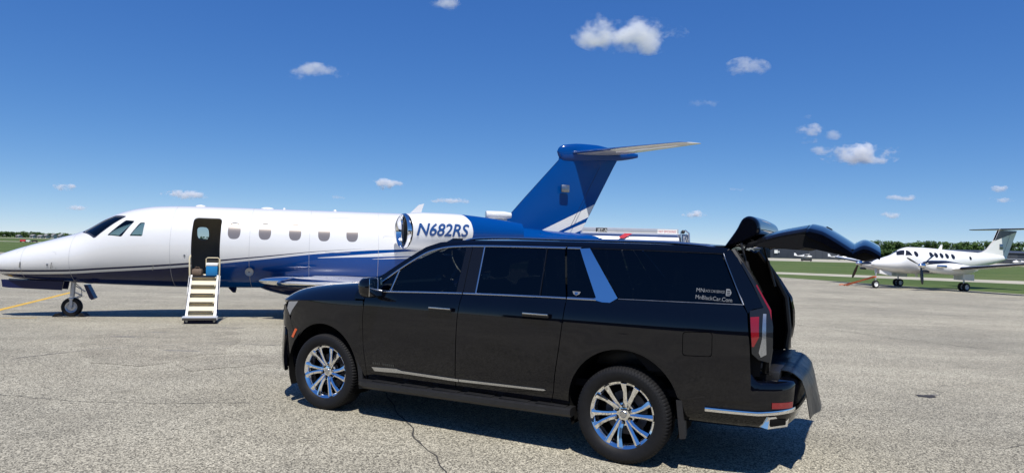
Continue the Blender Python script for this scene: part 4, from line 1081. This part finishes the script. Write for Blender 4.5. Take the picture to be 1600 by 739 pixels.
# cockpit inside: panel, seats
MB().box((.85, 0, 1.90), (.4, 1.05, .22), .06).build('instrument_panel', 'cockpit_frame', jet)
for y in (-.4, .4):
    st_ = empty('pilot_seat', (1.62, y, 1.25), 0, jet); MB().box((0, 0, .2), (.45, .45, .16), .05).build('cushion', 'seat_leather', st_); MB().box((.24, 0, .58), (.14, .44, .7), .05).build('backrest', 'seat_leather', st_)
def bulkhead(s):
    f = FUS.S(-.03); MB().rings([[f(q, 2 * pi * k / 32) for k in range(32)] for q in (s, s + .03)]).build('bulkhead', 'cabin_grey', jet)
bulkhead(2.25)
# cabin lining behind the door, with its window on the far side
surf('cabin_lining', [(2.45, -pi), (4.6, -pi), (4.6, pi), (2.45, pi)], FUS.S(-.045), 'cabin_grey', jet, sp=.12, holes=[FUS.on(round_poly([(2.885, 1.085), (3.58, 1.085), (3.58, 2.56), (2.885, 2.56)], .11)), FUS.on(wpoly(fw_[0], fw_[1], .15, .18), True)] +
     [FUS.on(wpoly(WIN[0][0], 2.235, .15, .2), f) for f in (False, True)], flange=0)
surf('window', FUS.on(wpoly(fw_[0], fw_[1], .15, .18), True), FUS.S(-.03), 'glass_cockpit', jet, sp=.06, flange=0, flip=-1)
MB().box((3.4, 0, 1.07), (2.0, 1.30, .05)).build('cabin_floor', 'cream', jet)
for s_ in (2.50, 4.55): bulkhead(s_)
cs_ = empty('cabin_seat', (3.25, .42, 1.10), 0, jet)
MB().box((0, 0, .25), (.5, .5, .3), .08).build('cushion', 'cabin_grey', cs_); MB().box((.22, 0, .65), (.16, .5, .75), .07).build('backrest', 'cabin_grey', cs_); MB().box((.20, 0, 1.12), (.12, .3, .2), .05).build('headrest', 'cabin_grey', cs_)
# panel joints and hatch outlines: thin dark lines on the skin
def joint(path, w=.010, mat='panel_line'):
    f = FUS.S(.002); V = []; F = []; P = [Vector(p) for p in path]
    for i, p in enumerate(P):
        d = (P[min(i + 1, len(P) - 1)] - P[max(i - 1, 0)]).normalized(); n = Vector((-d.y, d.x)) * w / 2
        V += [f(*(p + n)), f(*(p - n))]
    for i in range(len(P) - 1): F.append((2 * i, 2 * i + 1, 2 * i + 3, 2 * i + 2))
    MB().add(V, F).build('panel_joint', mat, fus, recalc=False)
for s_ in (-.95, .16, 2.42, 4.25, 5.70, 7.45): joint([(s_, t) for t in np.arange(-2.9, 2.91, .1)], .007)
for c_, w_, h_, z_ in ((-.62, .95, .42, 1.40), (6.42, .62, .92, 2.20), (7.75, .36, .5, 1.95)):
    for far in (False, True): joint(FUS.on(round_poly([(c_ - w_ / 2, z_ - h_ / 2), (c_ + w_ / 2, z_ - h_ / 2), (c_ + w_ / 2, z_ + h_ / 2), (c_ - w_ / 2, z_ + h_ / 2), (c_ - w_ / 2, z_ - h_ / 2 + .01)], .05), far), .006)
# air stair
stair = empty('air_stair', (3.235, -.97, 1.10), 0, jet)
bx, bz = 0.10, -.97                                       # foot of the stair: shifted aft, lowered
dyS = -.86
def sp_(t, x, up_=0): return (x + bx * t, dyS * t, bz * t + up_)
for sx in (-.30, .30):
    MB().add([sp_(0, sx - .02, .02), sp_(0, sx + .02, .02), sp_(1, sx + .02 + .02 * (sx > 0), .02), sp_(1, sx - .02 - .02 * (sx < 0), .02), sp_(0, sx - .02, -.13), sp_(0, sx + .02, -.13), sp_(1, sx + .02, -.09), sp_(1, sx - .02, -.09)],
             [(0, 1, 2, 3), (4, 7, 6, 5), (0, 4, 5, 1), (1, 5, 6, 2), (2, 6, 7, 3), (3, 7, 4, 0)]).build('stair_rail', 'steel', stair, smooth=False)
MB().add([sp_(0, -.34, -.10), sp_(0, .34, -.10), sp_(1.0, .36, -.08), sp_(1.0, -.36, -.08), sp_(0, -.34, -.15), sp_(0, .34, -.15), sp_(1.0, .36, -.12), sp_(1.0, -.36, -.12)],
         [(0, 1, 2, 3), (4, 7, 6, 5), (0, 4, 5, 1), (1, 5, 6, 2), (2, 6, 7, 3), (3, 7, 4, 0)]).build('stair_underside', 'jet_navy', stair, smooth=False)
for k in range(5):
    t0 = .02 + k * .20; t1 = t0 + .2; a = Vector(sp_(t0, 0)); b = Vector(sp_(t1, 0))
    o = MB().box((a.x, a.y - .055, a.z - .02), (.56, .12, .03), .006).build('step', 'cream', stair)
    MB().box((a.x, a.y - .110, a.z - .012), (.52, .018, .030), .003).build('step_nosing', 'tread', o)
    MB().add([(a.x - .28, a.y - .015, a.z - .03), (a.x + .28, a.y - .015, a.z - .03), (b.x + .28, b.y + .01, b.z), (b.x - .28, b.y + .01, b.z), (a.x - .28, a.y + .0, a.z - .03), (a.x + .28, a.y + .0, a.z - .03), (b.x + .28, b.y + .03, b.z), (b.x - .28, b.y + .03, b.z)],
             [(0, 1, 2, 3), (4, 7, 6, 5), (0, 4, 5, 1), (1, 5, 6, 2), (2, 6, 7, 3), (3, 7, 4, 0)]).build('riser', 'cream', stair, smooth=False)
MB().box((bx, dyS - .05, bz + .02), (.78, .16, .10), .03).build('stair_foot', 'jet_silver', stair)
MB().box((bx, dyS - .135, bz + .005), (.74, .02, .06), .01).build('foot_bumper', 'tread', stair)
MB().tube([(-.345, .02, -.05), (-.35, -.04, .42), (-.335, .0, .50)], .020, 8).build('handrail', 'cream', stair)
MB().tube([(.335, .02, -.30), (.345, -.03, .42)], .016, 8).build('handrail', 'cream', stair)
for sx in (-.35, .36): MB().bar((sx, -.02, .0), (sx + bx * .5, dyS * .5, bz * .5 + .05), .012).build('stay_cable', 'steel', stair)
MB().lathe([(.02, -.025), (.10, -.03), (.105, 0)], (jv(389.5, 425, .95)[0], -.93, jv(389.5, 425, .95)[1]), n=24).build('fuel_cap', 'steel', jet)
# wing
for sd in (-1, 1):
    stn = [(4.75, sd * .70, .93, 4.6, .085), (4.75, sd * 1.02, .95, 4.55, .085), (5.25, sd * 1.55, .965, 3.85, .085), (5.85, sd * 2.2, .985, 3.1, .09), (7.1, sd * 5.0, 1.10, 2.2, .10), (8.35, sd * 7.9, 1.22, 1.35, .10), (8.55, sd * 8.05, 1.23, 1.0, .06)]
    wn = MB().rings(wing_mesh(stn)).build('wing', 'jet_white', jet)
    MB().rings(le_strip(stn, .12), closed=False).build('leading_edge', 'polished', wn)
    gl = []
    for s_, hw_, hh in ((4.50, .012, .012), (4.54, .06, .05), (4.64, .11, .085), (4.85, .17, .12), (5.2, .24, .15), (5.8, .26, .14), (6.6, .20, .08)):
        gl.append([(s_, sd * (1.02 + hw_ * cos(a) + .08 * (s_ - 4.5)), 1.0 + hh * sin(a)) for a in [2 * pi * k / 18 for k in range(18)]])
    MB().rings(gl).build('wing_root_glove', 'polished', wn)
FAIR = Body([(4.35, .86, .78, .05), (4.7, .96, .66, .55), (5.3, 1.12, .545, .95), (6.5, 1.2, .50, 1.04), (8.2, 1.2, .52, 1.0), (9.4, 1.1, .7, .7), (10.2, 1.25, 1.1, .1)])
surf('belly_fairing', [(4.35, -pi), (10.2, -pi), (10.2, pi), (4.35, pi)], FAIR.S(), 'jet_navy', jet, sp=.13, flange=0, flip=-1)
# engines
for sd in (-1, 1):
    yc, zc = sd * 1.52, 2.335
    nac = empty('engine', (9.5 - 9.5 * cos(-sd * .07), yc - 9.5 * sin(-sd * .07), zc), -sd * .07, jet)
    NAC = Body([(8.04, .452, -.452, .452), (8.15, .468, -.468, .468), (8.6, .500, -.500, .50), (9.3, .495, -.495, .495), (9.9, .455, -.455, .455), (10.6, .385, -.385, .385), (11.2, .31, -.31, .31)])
    NB = PC([(-.6, 9.50), (-.3, 9.69), (0, 9.76), (.25, 9.72), (.42, 9.60), (.55, 9.40)])
    def ncol(s, t): return 1 if s > NB(NAC.S()(s, t)[2]) else 0
    cns = [[(NB(NAC.top(9.6) * cos(t)), t) for t in np.arange(-pi, pi, .08)]]
    nsh = surf('nacelle', [(8.04, -pi), (11.2, -pi), (11.2, pi), (8.04, pi)], NAC.S(), ['jet_white', 'jet_blue'], nac, sp=.09, cons=cns, matfn=ncol, flange=0, flip=-1)
    ring = MB().lathe([(.392, 8.12), (.396, 8.05), (.408, 8.005), (.424, 7.988), (.440, 7.995), (.452, 8.02), (.459, 8.06)], axis='x', n=56).build('intake_ring', 'polished', nac)
    MB().lathe([(.394, 8.10), (.38, 8.3), (.36, 8.5), (.001, 8.5)], axis='x', n=48).build('intake_duct', 'tread', nac)
    for v in nac.children[-1].data.vertices: v.co.x += .20 * v.co.y * sd * max(0, min(1, (8.45 - v.co.x) / .3))
    MB().lathe([(.001, 8.27), (.05, 8.31), (.10, 8.40), (.12, 8.48)], axis='x', n=24).build('spinner', 'steel', nac)
    for v in ring.data.vertices: v.co.x += .20 * v.co.y * sd
    for v in nsh.data.vertices: v.co.x += .20 * v.co.y * sd * max(0, min(1, (8.75 - v.co.x) / .7))
    for k in range(18):
        a = 2 * pi * k / 18; MB().add([(8.42, .11 * cos(a), .11 * sin(a)), (8.46, .35 * cos(a + .05), .35 * sin(a + .05)), (8.49, .35 * cos(a + .28), .35 * sin(a + .28)), (8.49, .11 * cos(a + .25), .11 * sin(a + .25))], [(0, 1, 2, 3)]).build('fan_blade', 'steel', nac)
    MB().lathe([(.31, 11.2), (.27, 11.1), (.20, 11.0), (.001, 11.0)], axis='x', n=40).build('exhaust', 'brake', nac)
    MB().rings([[(8.5 + x * 2.6, sd * -.42 + 0, z) for x, z in [(a, b * 2.6 * .5) for a, b in foil(8, .12)]], [(8.6 + x * 2.6, sd * -.95, z + .05) for x, z in [(a, b * 2.6 * .5) for a, b in foil(8, .12)]]]).build('pylon', 'jet_white', nac)
    if sd < 0:
        t0 = jv(649, 367.5, 2.04); t1 = jv(726.5, 370.5, 2.04)
        def nmap(x, y):
            s = t0[0] + x; z = t0[1] - zc + .0 + y; r = NAC.top(s) + .004; return (s, -sqrt(max(1e-4, r * r - z * z)), z)
        lettering('registration', 'N682RS', .445, nmap, 'reg_blue', nac, width=t1[0] - t0[0] + .08, shear=.26, fat=.010)
# tail
def fin_thick(s, z):
    le = np.interp(z, [2.2, 2.9, 4.62, 5.2], [10.4, 11.2, 12.70, 12.75]); te = np.interp(z, [2.2, 2.51, 4.48, 5.2], [13.3, 13.45, 14.44, 14.9]); x = min(1, max(0, (s - le) / (te - le)))
    return .004 + 5 * .085 * .5 * (te - le) * .9 * (.2969 * sqrt(x) - .126 * x - .3516 * x * x + .2843 * x ** 3 - .1015 * x ** 4)
FIN = [(10.55, 2.62), (11.0, 2.76), (11.2, 2.91), (11.6, 3.38), (12.1, 3.95), (12.69, 4.62), (12.72, 4.80), (14.55, 4.80), (14.54, 4.66), (14.44, 4.48), (13.45, 2.51), (13.35, 2.30), (11.2, 2.30)]
wb = [[(11.84, 2.33), (13.92, 3.37), (13.82, 3.02), (12.40, 2.33)], [(12.55, 2.33), (13.80, 2.88), (13.74, 2.66), (13.0, 2.36)]]
def fcol(s, z): return 1 if any(inside(np.array([(s, z)]), p)[0] for p in wb) else 0
for sd in (-1, 1):
    surf('fin', FIN, lambda s, z: (s, sd * fin_thick(s, z), z), ['jet_blue', 'jet_white'], jet, sp=.10, cons=[p + [p[0]] for p in wb], matfn=fcol, flange=.02, flip=1 if sd < 0 else -1)
fins = [c for c in jet.children if c.name.startswith('fin') and not c.name.startswith('fin_')]
MB().bar((13.05, -.148, 2.62), (13.95, -.125, 4.45), .006, .012).build('rudder_seam', 'jet_navy', fins[0])
q = jv(883, 295, .2); MB().box((q[0], -.20, q[1]), (.26, .10, .22), .03).build('beacon_light', 'steel', fins[0])
BUL = Body([(12.64, 4.88, 4.86, .01), (12.70, 5.0, 4.70, .06), (12.9, 5.09, 4.60, .10), (13.4, 5.14, 4.60, .125), (13.85, 5.13, 4.64, .13), (14.5, 5.02, 4.68, .11), (15.0, 4.97, 4.76, .07), (15.23, 4.93, 4.82, .04)])
surf('tail_bullet', [(12.64, -pi), (15.23, -pi), (15.23, pi), (12.64, pi)], BUL.S(), 'jet_blue', jet, sp=.07, flange=0, flip=-1)
for sd in (-1, 1):
    stn = [(13.05, sd * .08, 4.86, 1.55, .09), (13.20, sd * .25, 4.86, 1.5, .09), (14.83, sd * 3.3, 4.785, .66, .08), (15.03, sd * 3.42, 4.78, .40, .06)]
    sb = MB().rings(wing_mesh(stn)).build('stabilizer', 'jet_white', jet); MB().rings(le_strip(stn, .10), closed=False).build('leading_edge', 'polished', sb)
# small fittings
sc_ = empty('air_scoop', (0, 0, 0), 0, jet); a0, a1 = jv(759, 339, .25), jv(793, 338, .25)
MB().rings([[(s_, -.25 + w_ * cos(a), 2.90 + h_ * sin(a)) for a in [2 * pi * k / 20 for k in range(20)]] for s_, w_, h_ in ((a0[0], .105, .10), (a0[0] + .03, .125, .115), (a1[0] - .1, .125, .115), (a1[0] + .1, .09, .08))]).build('scoop_shell', 'jet_white', sc_)
MB().lathe([(.09, a0[0] - .004), (.001, a0[0] + .02)], (0, -.25, 2.90), 'x', 20).build('scoop_mouth', 'steel', sc_)
MB().add([(a0[0] + .05, -.42, 2.72), (a1[0], -.42, 2.52), (a1[0], -.20, 2.80), (a0[0] + .05, -.20, 2.82), (a0[0] + .05, -.1, 2.60), (a1[0], -.1, 2.45)], [(0, 1, 2, 3), (0, 4, 5, 1), (3, 4, 0), (1, 5, 2), (3, 2, 5, 4)]).build('scoop_fairing', 'jet_white', sc_, smooth=False)
MB().prism([(8.30, 2.84), (8.58, 3.12), (8.73, 3.16), (8.63, 2.84)], -.02, .02).build('antenna', 'jet_white', jet)
for s_, l in ((2.9, .26), (4.55, .34), (4.98, .08), (6.3, .10)): MB().ball((s_, 0, 2.86), 1, (l / 2, .06, .045)).build('roof_fairing', 'jet_white', jet)
for s_ in (-.98, -.25, 2.05): MB().tube([(s_, -FUS.hw(s_) * .98, 1.22), (s_ + .02, -FUS.hw(s_) - .03, 1.30), (s_ + .03, -FUS.hw(s_) - .03, 1.36)], .009, 6).build('probe', 'steel', jet)
for px, py in ((66, 414), (289, 399)): q = jv(px, py, .9); MB().lathe([(.001, -.012), (.022, -.010), (.024, 0)], (q[0], -FUS.hw(q[0]) * sin(FUS.th(q[0], q[1])), q[1]), n=12).build('static_port', 'steel', jet)
MB().prism([(3.6, .78), (3.75, .62), (3.82, .62), (3.85, .78)], -.01, .01).build('blade_antenna', 'jet_navy', jet)
# nose gear
ng = empty('nose_gear', (0, 0, 0), 0, jet)
MB().tube([(.02, 0, .95), (.0, 0, .50)], .055, 12).build('strut', 'strut', ng); MB().tube([(0, 0, .52), (0, 0, .30)], .035, 10).build('piston', 'chrome', ng)
f_ = MB(); f_.bar((0, -.075, .44), (0, -.075, .235), .03, .06); f_.bar((0, .075, .44), (0, .075, .235), .03, .06); f_.box((0, 0, .45), (.10, .20, .06), .015); f_.tube([(0, -.11, .235), (0, .11, .235)], .022, 8); f_.build('fork', 'strut', ng)
l_ = MB(); l_.bar((.05, 0, .60), (.22, 0, .52), .03); l_.bar((.22, 0, .52), (.06, 0, .42), .03); l_.bar((.05, -.03, .78), (.30, -.03, .62), .025); l_.tube([(.06, .03, .82), (.18, .04, .70), (.20, .03, .56), (.07, .02, .46)], .010, 6); l_.build('torque_link', 'steel', ng)
aircraft_wheel(ng, (0, 0, .238), .238, .14)
MB().prism([(-1.47, .92), (-1.44, .74), (-1.32, .72), (-.17, .665), (-.13, .88)], -.20, -.17).build('gear_door', 'jet_navy', ng); MB().prism([(-1.47, .92), (-1.44, .74), (-1.32, .72), (-.17, .665), (-.13, .88)], .17, .20).build('gear_door', 'jet_navy', ng)
MB().prism([(.28, .80), (.36, .80), (.53, .46), (.47, .42), (.42, .46)], -.12, .12).build('gear_door', 'jet_navy', ng)
for sd in (-1, 1):
    mg = empty('main_gear', (8.2, sd * 1.45, 0), 0, jet); MB().tube([(0, 0, 1.0), (0, 0, .30)], .06, 10).build('strut', 'strut', mg)
    for dy in (-.16, .16): aircraft_wheel(mg, (0, dy, .30), .30, .17)
# things around the jet
def on_jet(o): o.location = Vector((JB.x, JB.y, JB.z)) + Matrix.Rotation(JP, 3, 'Z') @ Vector(o.location); o.rotation_euler = (0, 0, JP + o.rotation_euler[2]); return o
co = on_jet(empty('cooler', (3.375, -.78, 1.095), 0))
MB().box((0, 0, .125), (.27, .22, .25), .015).build('body', 'cooler_blue', co); MB().box((0, 0, .285), (.285, .235, .075), .02).build('lid', 'sign_white', co)
MB().tube([(-.15, 0, .22), (-.155, 0, .42), (-.12, 0, .45), (.12, 0, .45), (.155, 0, .42), (.15, 0, .22)], .012, 8).build('handle', 'cream', co)
tag(co, 'small blue cooler with a white lid standing in the jet doorway', 'cooler')
bg = on_jet(empty('bag', (3.03, -.80, 1.095), 0))
MB().box((0, 0, .085), (.25, .22, .17), .05).build('body', 'bag_brown', bg); MB().tube([(-.06, -.02, .16), (-.04, -.02, .21), (.04, -.02, .21), (.06, -.02, .16)], .009, 6).build('handle', 'bag_brown', bg)
tag(bg, 'small brown soft bag in the jet doorway beside the cooler', 'bag')
for k, dx in enumerate((-.29, .27)):
    ch = on_jet(empty('wheel_chock', (dx, -.02, 0), 0)); sg = 1 if dx < 0 else -1
    MB().prism([(-.09, 0), (.09, 0), (.02 * sg + .03, .09), (.02 * sg - .03, .09)], -.16, .16).build('block', 'rubber', ch)
    if k == 0: MB().tube([(.05, -.17, .03), (.2, -.24, .012), (.42, -.22, .012), (.55, -.14, .03)], .008, 6).build('rope', 'tread', ch)
    tag(ch, 'black rubber chock with a rope ahead of the jet nose wheel' if k == 0 else 'black rubber chock behind the jet nose wheel', 'chock')

# ================================================================== TWIN PROPELLER AIRPLANE
KB = Vector((24.6, 44.7, -.35)); KP = radians(15.4)
ka = empty('propeller_airplane', KB, KP)
tag(ka, 'white twin propeller airplane with round windows and a black-topped T-tail by the grass', 'airplane')
KF = Body([(-.36, 1.63, 1.61, .01), (-.30, 1.74, 1.52, .10), (-.05, 1.88, 1.38, .27), (.3, 1.99, 1.29, .42), (.8, 2.13, 1.18, .55), (1.41, 2.31, 1.10, .66), (1.9, 2.60, 1.07, .70), (2.3, 2.76, 1.04, .72), (2.7, 2.83, 1.02, .73), (3.9, 2.82, 1.0, .73), (6.1, 2.70, 1.06, .71), (7.3, 2.64, 1.18, .64), (9, 2.56, 1.52, .47), (10.5, 2.47, 1.85, .26), (11.4, 2.35, 2.10, .09), (11.6, 2.26, 2.2, .01)])
kholes = []; kp_ = []
for far in (False, True):
    for k, (s_, z_, r) in enumerate(((2.73, 2.34, .17), (4.0, 2.31, .165), (4.42, 2.29, .165), (4.89, 2.27, .165), (5.37, 2.25, .165), (5.9, 2.22, .165), (7.51, 2.13, .12))):
        p = KF.on(wpoly(s_, z_ + .03, r, r * 1.15, 18, 1.0), far); kholes.append(p); kp_.append(p)
    for poly in ([(1.42, 2.25), (1.72, 2.555), (2.08, 2.62), (1.80, 2.26)], [(1.87, 2.25), (2.16, 2.63), (2.30, 2.55), (2.40, 2.25)]):
        p = KF.on(round_poly(poly, .04, 3), far); kholes.append(p); kp_.append(p)
surf('fuselage', [(KF.s0, -pi), (KF.s1, -pi), (KF.s1, pi), (KF.s0, pi)], KF.S(), 'white_paint', ka, sp=.13, holes=kholes, flange=0, hole_flange=.02, flip=-1)
for p in kp_: surf('window', p, KF.S(-.012), 'black_gloss', ka, sp=.1, flange=0, flip=-1)
kfin = [(8.6, 2.50), (9.3, 2.64), (9.75, 2.86), (10.28, 3.40), (10.72, 4.22), (12.46, 4.22), (12.42, 4.08), (11.40, 2.10), (10.6, 2.2)]
def kcol(s, z): return 1 if z > 3.45 + (s - 10.3) * .32 else 0
for sd in (-1, 1): surf('fin', kfin, lambda s, z: (s, sd * (.02 + .07 * max(0, min(1, (12.2 - s) / 1.5))), z), ['white_paint', 'black_gloss'], ka, sp=.16, cons=[[(10.3, 3.45), (12.6, 4.186)]], matfn=kcol, flange=.02, flip=1 if sd < 0 else -1)
kfs = [c for c in ka.children if c.name.split('.')[0] == 'fin'][0]
MB().bar((11.10, -.092, 2.45), (11.85, -.065, 4.1), .006, .014).build('rudder_seam', 'black_gloss', kfs)
MB().box((10.9, -.10, 3.05), (.32, .03, .36), .005).build('flag_panel', 'steel', kfs)
for sd in (-1, 1):
    stn = [(10.85, sd * .02, 4.30, 1.70, .09), (11.35, sd * 2.78, 4.32, 1.10, .09), (11.6, sd * 2.86, 4.32, .75, .06)]
    o = MB().rings(wing_mesh(stn)).build('tailplane', 'white_paint', ka); MB().rings(le_strip(stn, .10), closed=False).build('leading_edge', 'black_gloss', o)
    stn = [(3.05, sd * .6, 1.30, 2.35, .14), (3.05, sd * 2.6, 1.40, 2.3, .14), (3.25, sd * 3.4, 1.49, 2.05, .14), (3.85, sd * 8.1, 2.0, 1.15, .12), (4.0, sd * 8.3, 2.03, .8, .08)]
    o = MB().rings(wing_mesh(stn)).build('wing', 'white_paint', ka); MB().rings(le_strip(stn[2:], .10), closed=False).build('leading_edge', 'black_gloss', o)
    en = empty('engine', (0, sd * 2.6, 0), 0, ka)
    NK = Body([(1.22, 1.80, 1.44, .18), (1.35, 1.90, 1.30, .30), (1.9, 1.97, 1.18, .37), (2.8, 1.98, 1.10, .39), (3.9, 1.86, 1.04, .36), (4.9, 1.68, 1.12, .26), (5.7, 1.52, 1.34, .06)])
    def ecol(s, t): return 1 if abs(t) < 1.25 - .22 * (s - 1.3) else 0
    surf('nacelle', [(1.22, -pi), (5.7, -pi), (5.7, pi), (1.22, pi)], NK.S(), ['white_paint', 'black_gloss'], en, sp=.13, cons=[[(s_, g_ * (1.25 - .22 * (s_ - 1.3))) for s_ in np.arange(1.25, 5.6, .2)] for g_ in (-1, 1)], matfn=ecol, flange=0, flip=-1)
    MB().lathe([(.001, .78), (.06, .82), (.13, .95), (.17, 1.12), (.175, 1.22)], (0, 0, 1.62), 'x', 24).build('spinner', 'polished', en)
    MB().box((1.42, 0, 1.26), (.3, .34, .16), .05).build('air_inlet', 'black_gloss', en)
    MB().tube([(1.95, -.36, 1.60), (2.05, -.50, 1.60), (2.45, -.54, 1.60)], [.09, .09, .085], 12).build('exhaust_stack', 'polished', en); MB().tube([(1.95, .36, 1.60), (2.05, .50, 1.60), (2.45, .54, 1.60)], [.09, .09, .085], 12).build('exhaust_stack', 'polished', en)
    for k in range(3):
        a = radians((-84, 36, 156)[k]) if sd < 0 else radians((-118, 2, 122)[k])
        R_ = []
        for r, w_, tw in ((.12, .05, 1.0), (.3, .07, .9), (.6, .095, .7), (.95, .09, .5), (1.15, .06, .42), (1.2, .02, .4)):
            c = Vector((1.02, -r * cos(a), r * sin(a) + 1.62)); tg = Vector((0, sin(a), cos(a))); ax = Vector((1, 0, 0)); d = tg * cos(tw) + ax * sin(tw); n_ = tg * -sin(tw) + ax * cos(tw)
            R_.append([tuple(c + d * w_ * p_ + n_ * .012 * q_) for p_, q_ in ((-1, 0), (-.3, 1), (.6, .8), (1, 0), (.6, -.8), (-.3, -1))])
        MB().rings(R_).build('propeller_blade', 'black_gloss', en)
    mg = empty('main_gear', (4.55, sd * 2.6, 0), 0, ka)
    MB().tube([(0, 0, 1.2), (0, 0, .28)], .05, 10).build('strut', 'strut', mg); MB().bar((.03, 0, .85), (.45, 0, 1.15), .04).build('brace', 'strut', mg)
    for dy in (-.16, .16): aircraft_wheel(mg, (0, dy, .28), .28, .17)
    for dy in (-.34, .34): MB().prism([(4.1 - 4.55, 1.12), (5.0 - 4.55, 1.12), (5.0 - 4.55, .70), (4.1 - 4.55, .74)], dy - .015, dy + .015).build('gear_door', 'white_paint', mg)
ng = empty('nose_gear', (0, 0, 0), 0, ka)
MB().tube([(.05, 0, 1.35), (0, 0, .32)], .045, 10).build('strut', 'strut', ng); MB().bar((.04, 0, .95), (.55, 0, 1.2), .035).build('brace', 'strut', ng); aircraft_wheel(ng, (0, 0, .27), .27, .17, hub='white_paint')
for dy in (-.2, .2): MB().prism([(.12, 1.25), (1.15, 1.12), (1.15, .86), (.12, 1.02)], dy - .012, dy + .012).build('gear_door', 'white_paint', ng)
MB().prism([(5.3, 2.72), (5.52, 3.04), (5.66, 3.06), (5.62, 2.72)], -.02, .02).build('antenna', 'white_paint', ka)
MB().prism([(3.3, 1.02), (3.38, .80), (3.52, .80), (3.55, 1.02)], -.015, .015).build('antenna', 'white_paint', ka)
tb = empty('tow_bar', (0, 0, 0), 0)
P0 = gpt(1369, 447.4); P0 = KB + Vector((0, 0, .0)); Pe = gpt(1321, 446.5)
for sg in (-1, 1): MB().bar(P0 + Vector((-.05, .12 * sg, .78)), Pe + Vector((.10 * sg, 0, .05)), .085).build('arm', 'orange', tb)
for t in (.35, .7): q = (P0 + Vector((0, 0, .78))).lerp(Pe + Vector((0, 0, .05)), t); MB().bar(q + Vector((0, -.14, 0)), q + Vector((0, .14, 0)), .04).build('crossbar', 'orange', tb)
MB().tube([Pe + Vector((.10, 0, .05)), Pe + Vector((-.25, 0, .10)), Pe + Vector((-.45, 0, .06))], .03, 8).build('handle', 'orange', tb)
tag(tb, 'orange tow bar leaning from the nose wheel of the propeller airplane to the ground', 'tow bar')

# ================================================================== FUEL TRUCK behind the jet tail
TY = 38.0; tz = GZ(TY); d0, d1 = ray(912, 366), ray(1070, 366); tx1 = d1.x * TY / d1.y; tx0 = tx1 - 6.0
ft = empty('fuel_truck', (tx1, TY, tz)); tag(ft, 'silver fuel tanker truck with a red stripe standing behind the jet tail', 'truck')
def tzp(py, px=1000): d = ray(px, py); return CH + d.z * TY / d.y - tz
ztop = tzp(365); tk = []
for x in (-6.0, -5.95, -.62, -.55):
    k = .94 if x in (-6.0, -.55) else 1; tk.append([(x, 1.15 * k * cos(a) * (abs(cos(a)) ** -.4 if abs(cos(a)) > .01 else 1), (ztop - .75) + .75 * k * sin(a) * (abs(sin(a)) ** -.4 if abs(sin(a)) > .01 else 1)) for a in [2 * pi * q / 28 for q in range(28)]])
tank = MB().rings(tk).build('tank', 'tank', ft)
MB().box((-3.3, -1.02, ztop + .135), (5.35, .05, .27), .01).build('catwalk_board', 'alu', ft); MB().box((-3.3, -1.04, ztop - .005), (5.4, .10, .03), .005).build('catwalk_edge', 'sign_white', ft)
MB().box((-3.3, 1.02, ztop + .135), (5.35, .05, .27), .01).build('catwalk_board', 'alu', ft)
def tx(px): d = ray(px, 362); return d.x * TY / d.y - tx1
MB().box(((tx(1021) + tx(1051)) / 2, -1.053, ztop + .12), (tx(1051) - tx(1021), .01, .24)).build('placard', 'sign_white', ft)
lettering('placard_lettering', 'NO SMOKING', .19, lambda x, y: (tx(1023) + x, -1.061, ztop + .05 + y), 'red_paint', ft, width=tx(1049) - tx(1023))
MB().box(((tx(927.5) + tx(944.5)) / 2, -1.053, ztop + .13), (tx(944.5) - tx(927.5), .01, .22)).build('placard', 'sign_black', ft)
lettering('placard_lettering', 'JET-A', .21, lambda x, y: (tx(929.5) + x, -1.061, ztop + .055 + y), 'sign_white', ft, width=tx(943.5) - tx(928.5))
MB().add([(tx(960), -1.165, ztop - .30), (tx(970), -1.165, ztop - .30), (tx(983), -1.10, ztop - .03), (tx(971), -1.10, ztop - .03)], [(0, 1, 2, 3)]).build('red_stripe', 'red_paint', ft, smooth=False)
rp_ = MB(); rp_.tube([(-.45, -.9, ztop - .9), (-.45, -.9, ztop + .12), (-.2, -.9, ztop + .2), (0, -.9, ztop + .05), (.05, -.9, ztop - .9)], .05, 8); rp_.tube([(-.35, -.9, ztop - .6), (-.15, -.9, ztop + .02), (-.02, -.9, ztop - .5)], .035, 8); rp_.build('hose_rail', 'polished', ft)
MB().box((-.25, .1, ztop - .75), (.5, 1.8, 1.5), .05).build('pump_cabinet', 'alu', ft); MB().ball((-.36, -1.0, ztop + .12), .11).build('work_lamp', 'sign_black', ft)
MB().box((-3.4, 0, .85), (7.4, .9, .25)).build('chassis', 'sign_black', ft)
cab = MB().prism([(-8.6, .55), (-6.3, .55), (-6.3, 2.5), (-7.4, 2.5), (-7.9, 1.75), (-8.6, 1.6)], -1.1, 1.1).build('cab', 'white_paint', ft, smooth=False); MB().prism([(-7.45, 1.75), (-6.6, 1.75), (-6.6, 2.35), (-7.25, 2.35)], -1.12, 1.12).build('window', 'black_gloss', cab)
for x in (-7.7, -1.6, -2.8):
    for y in (-.95, .95): aircraft_wheel(ft, (x, y, .48), .48, .3)
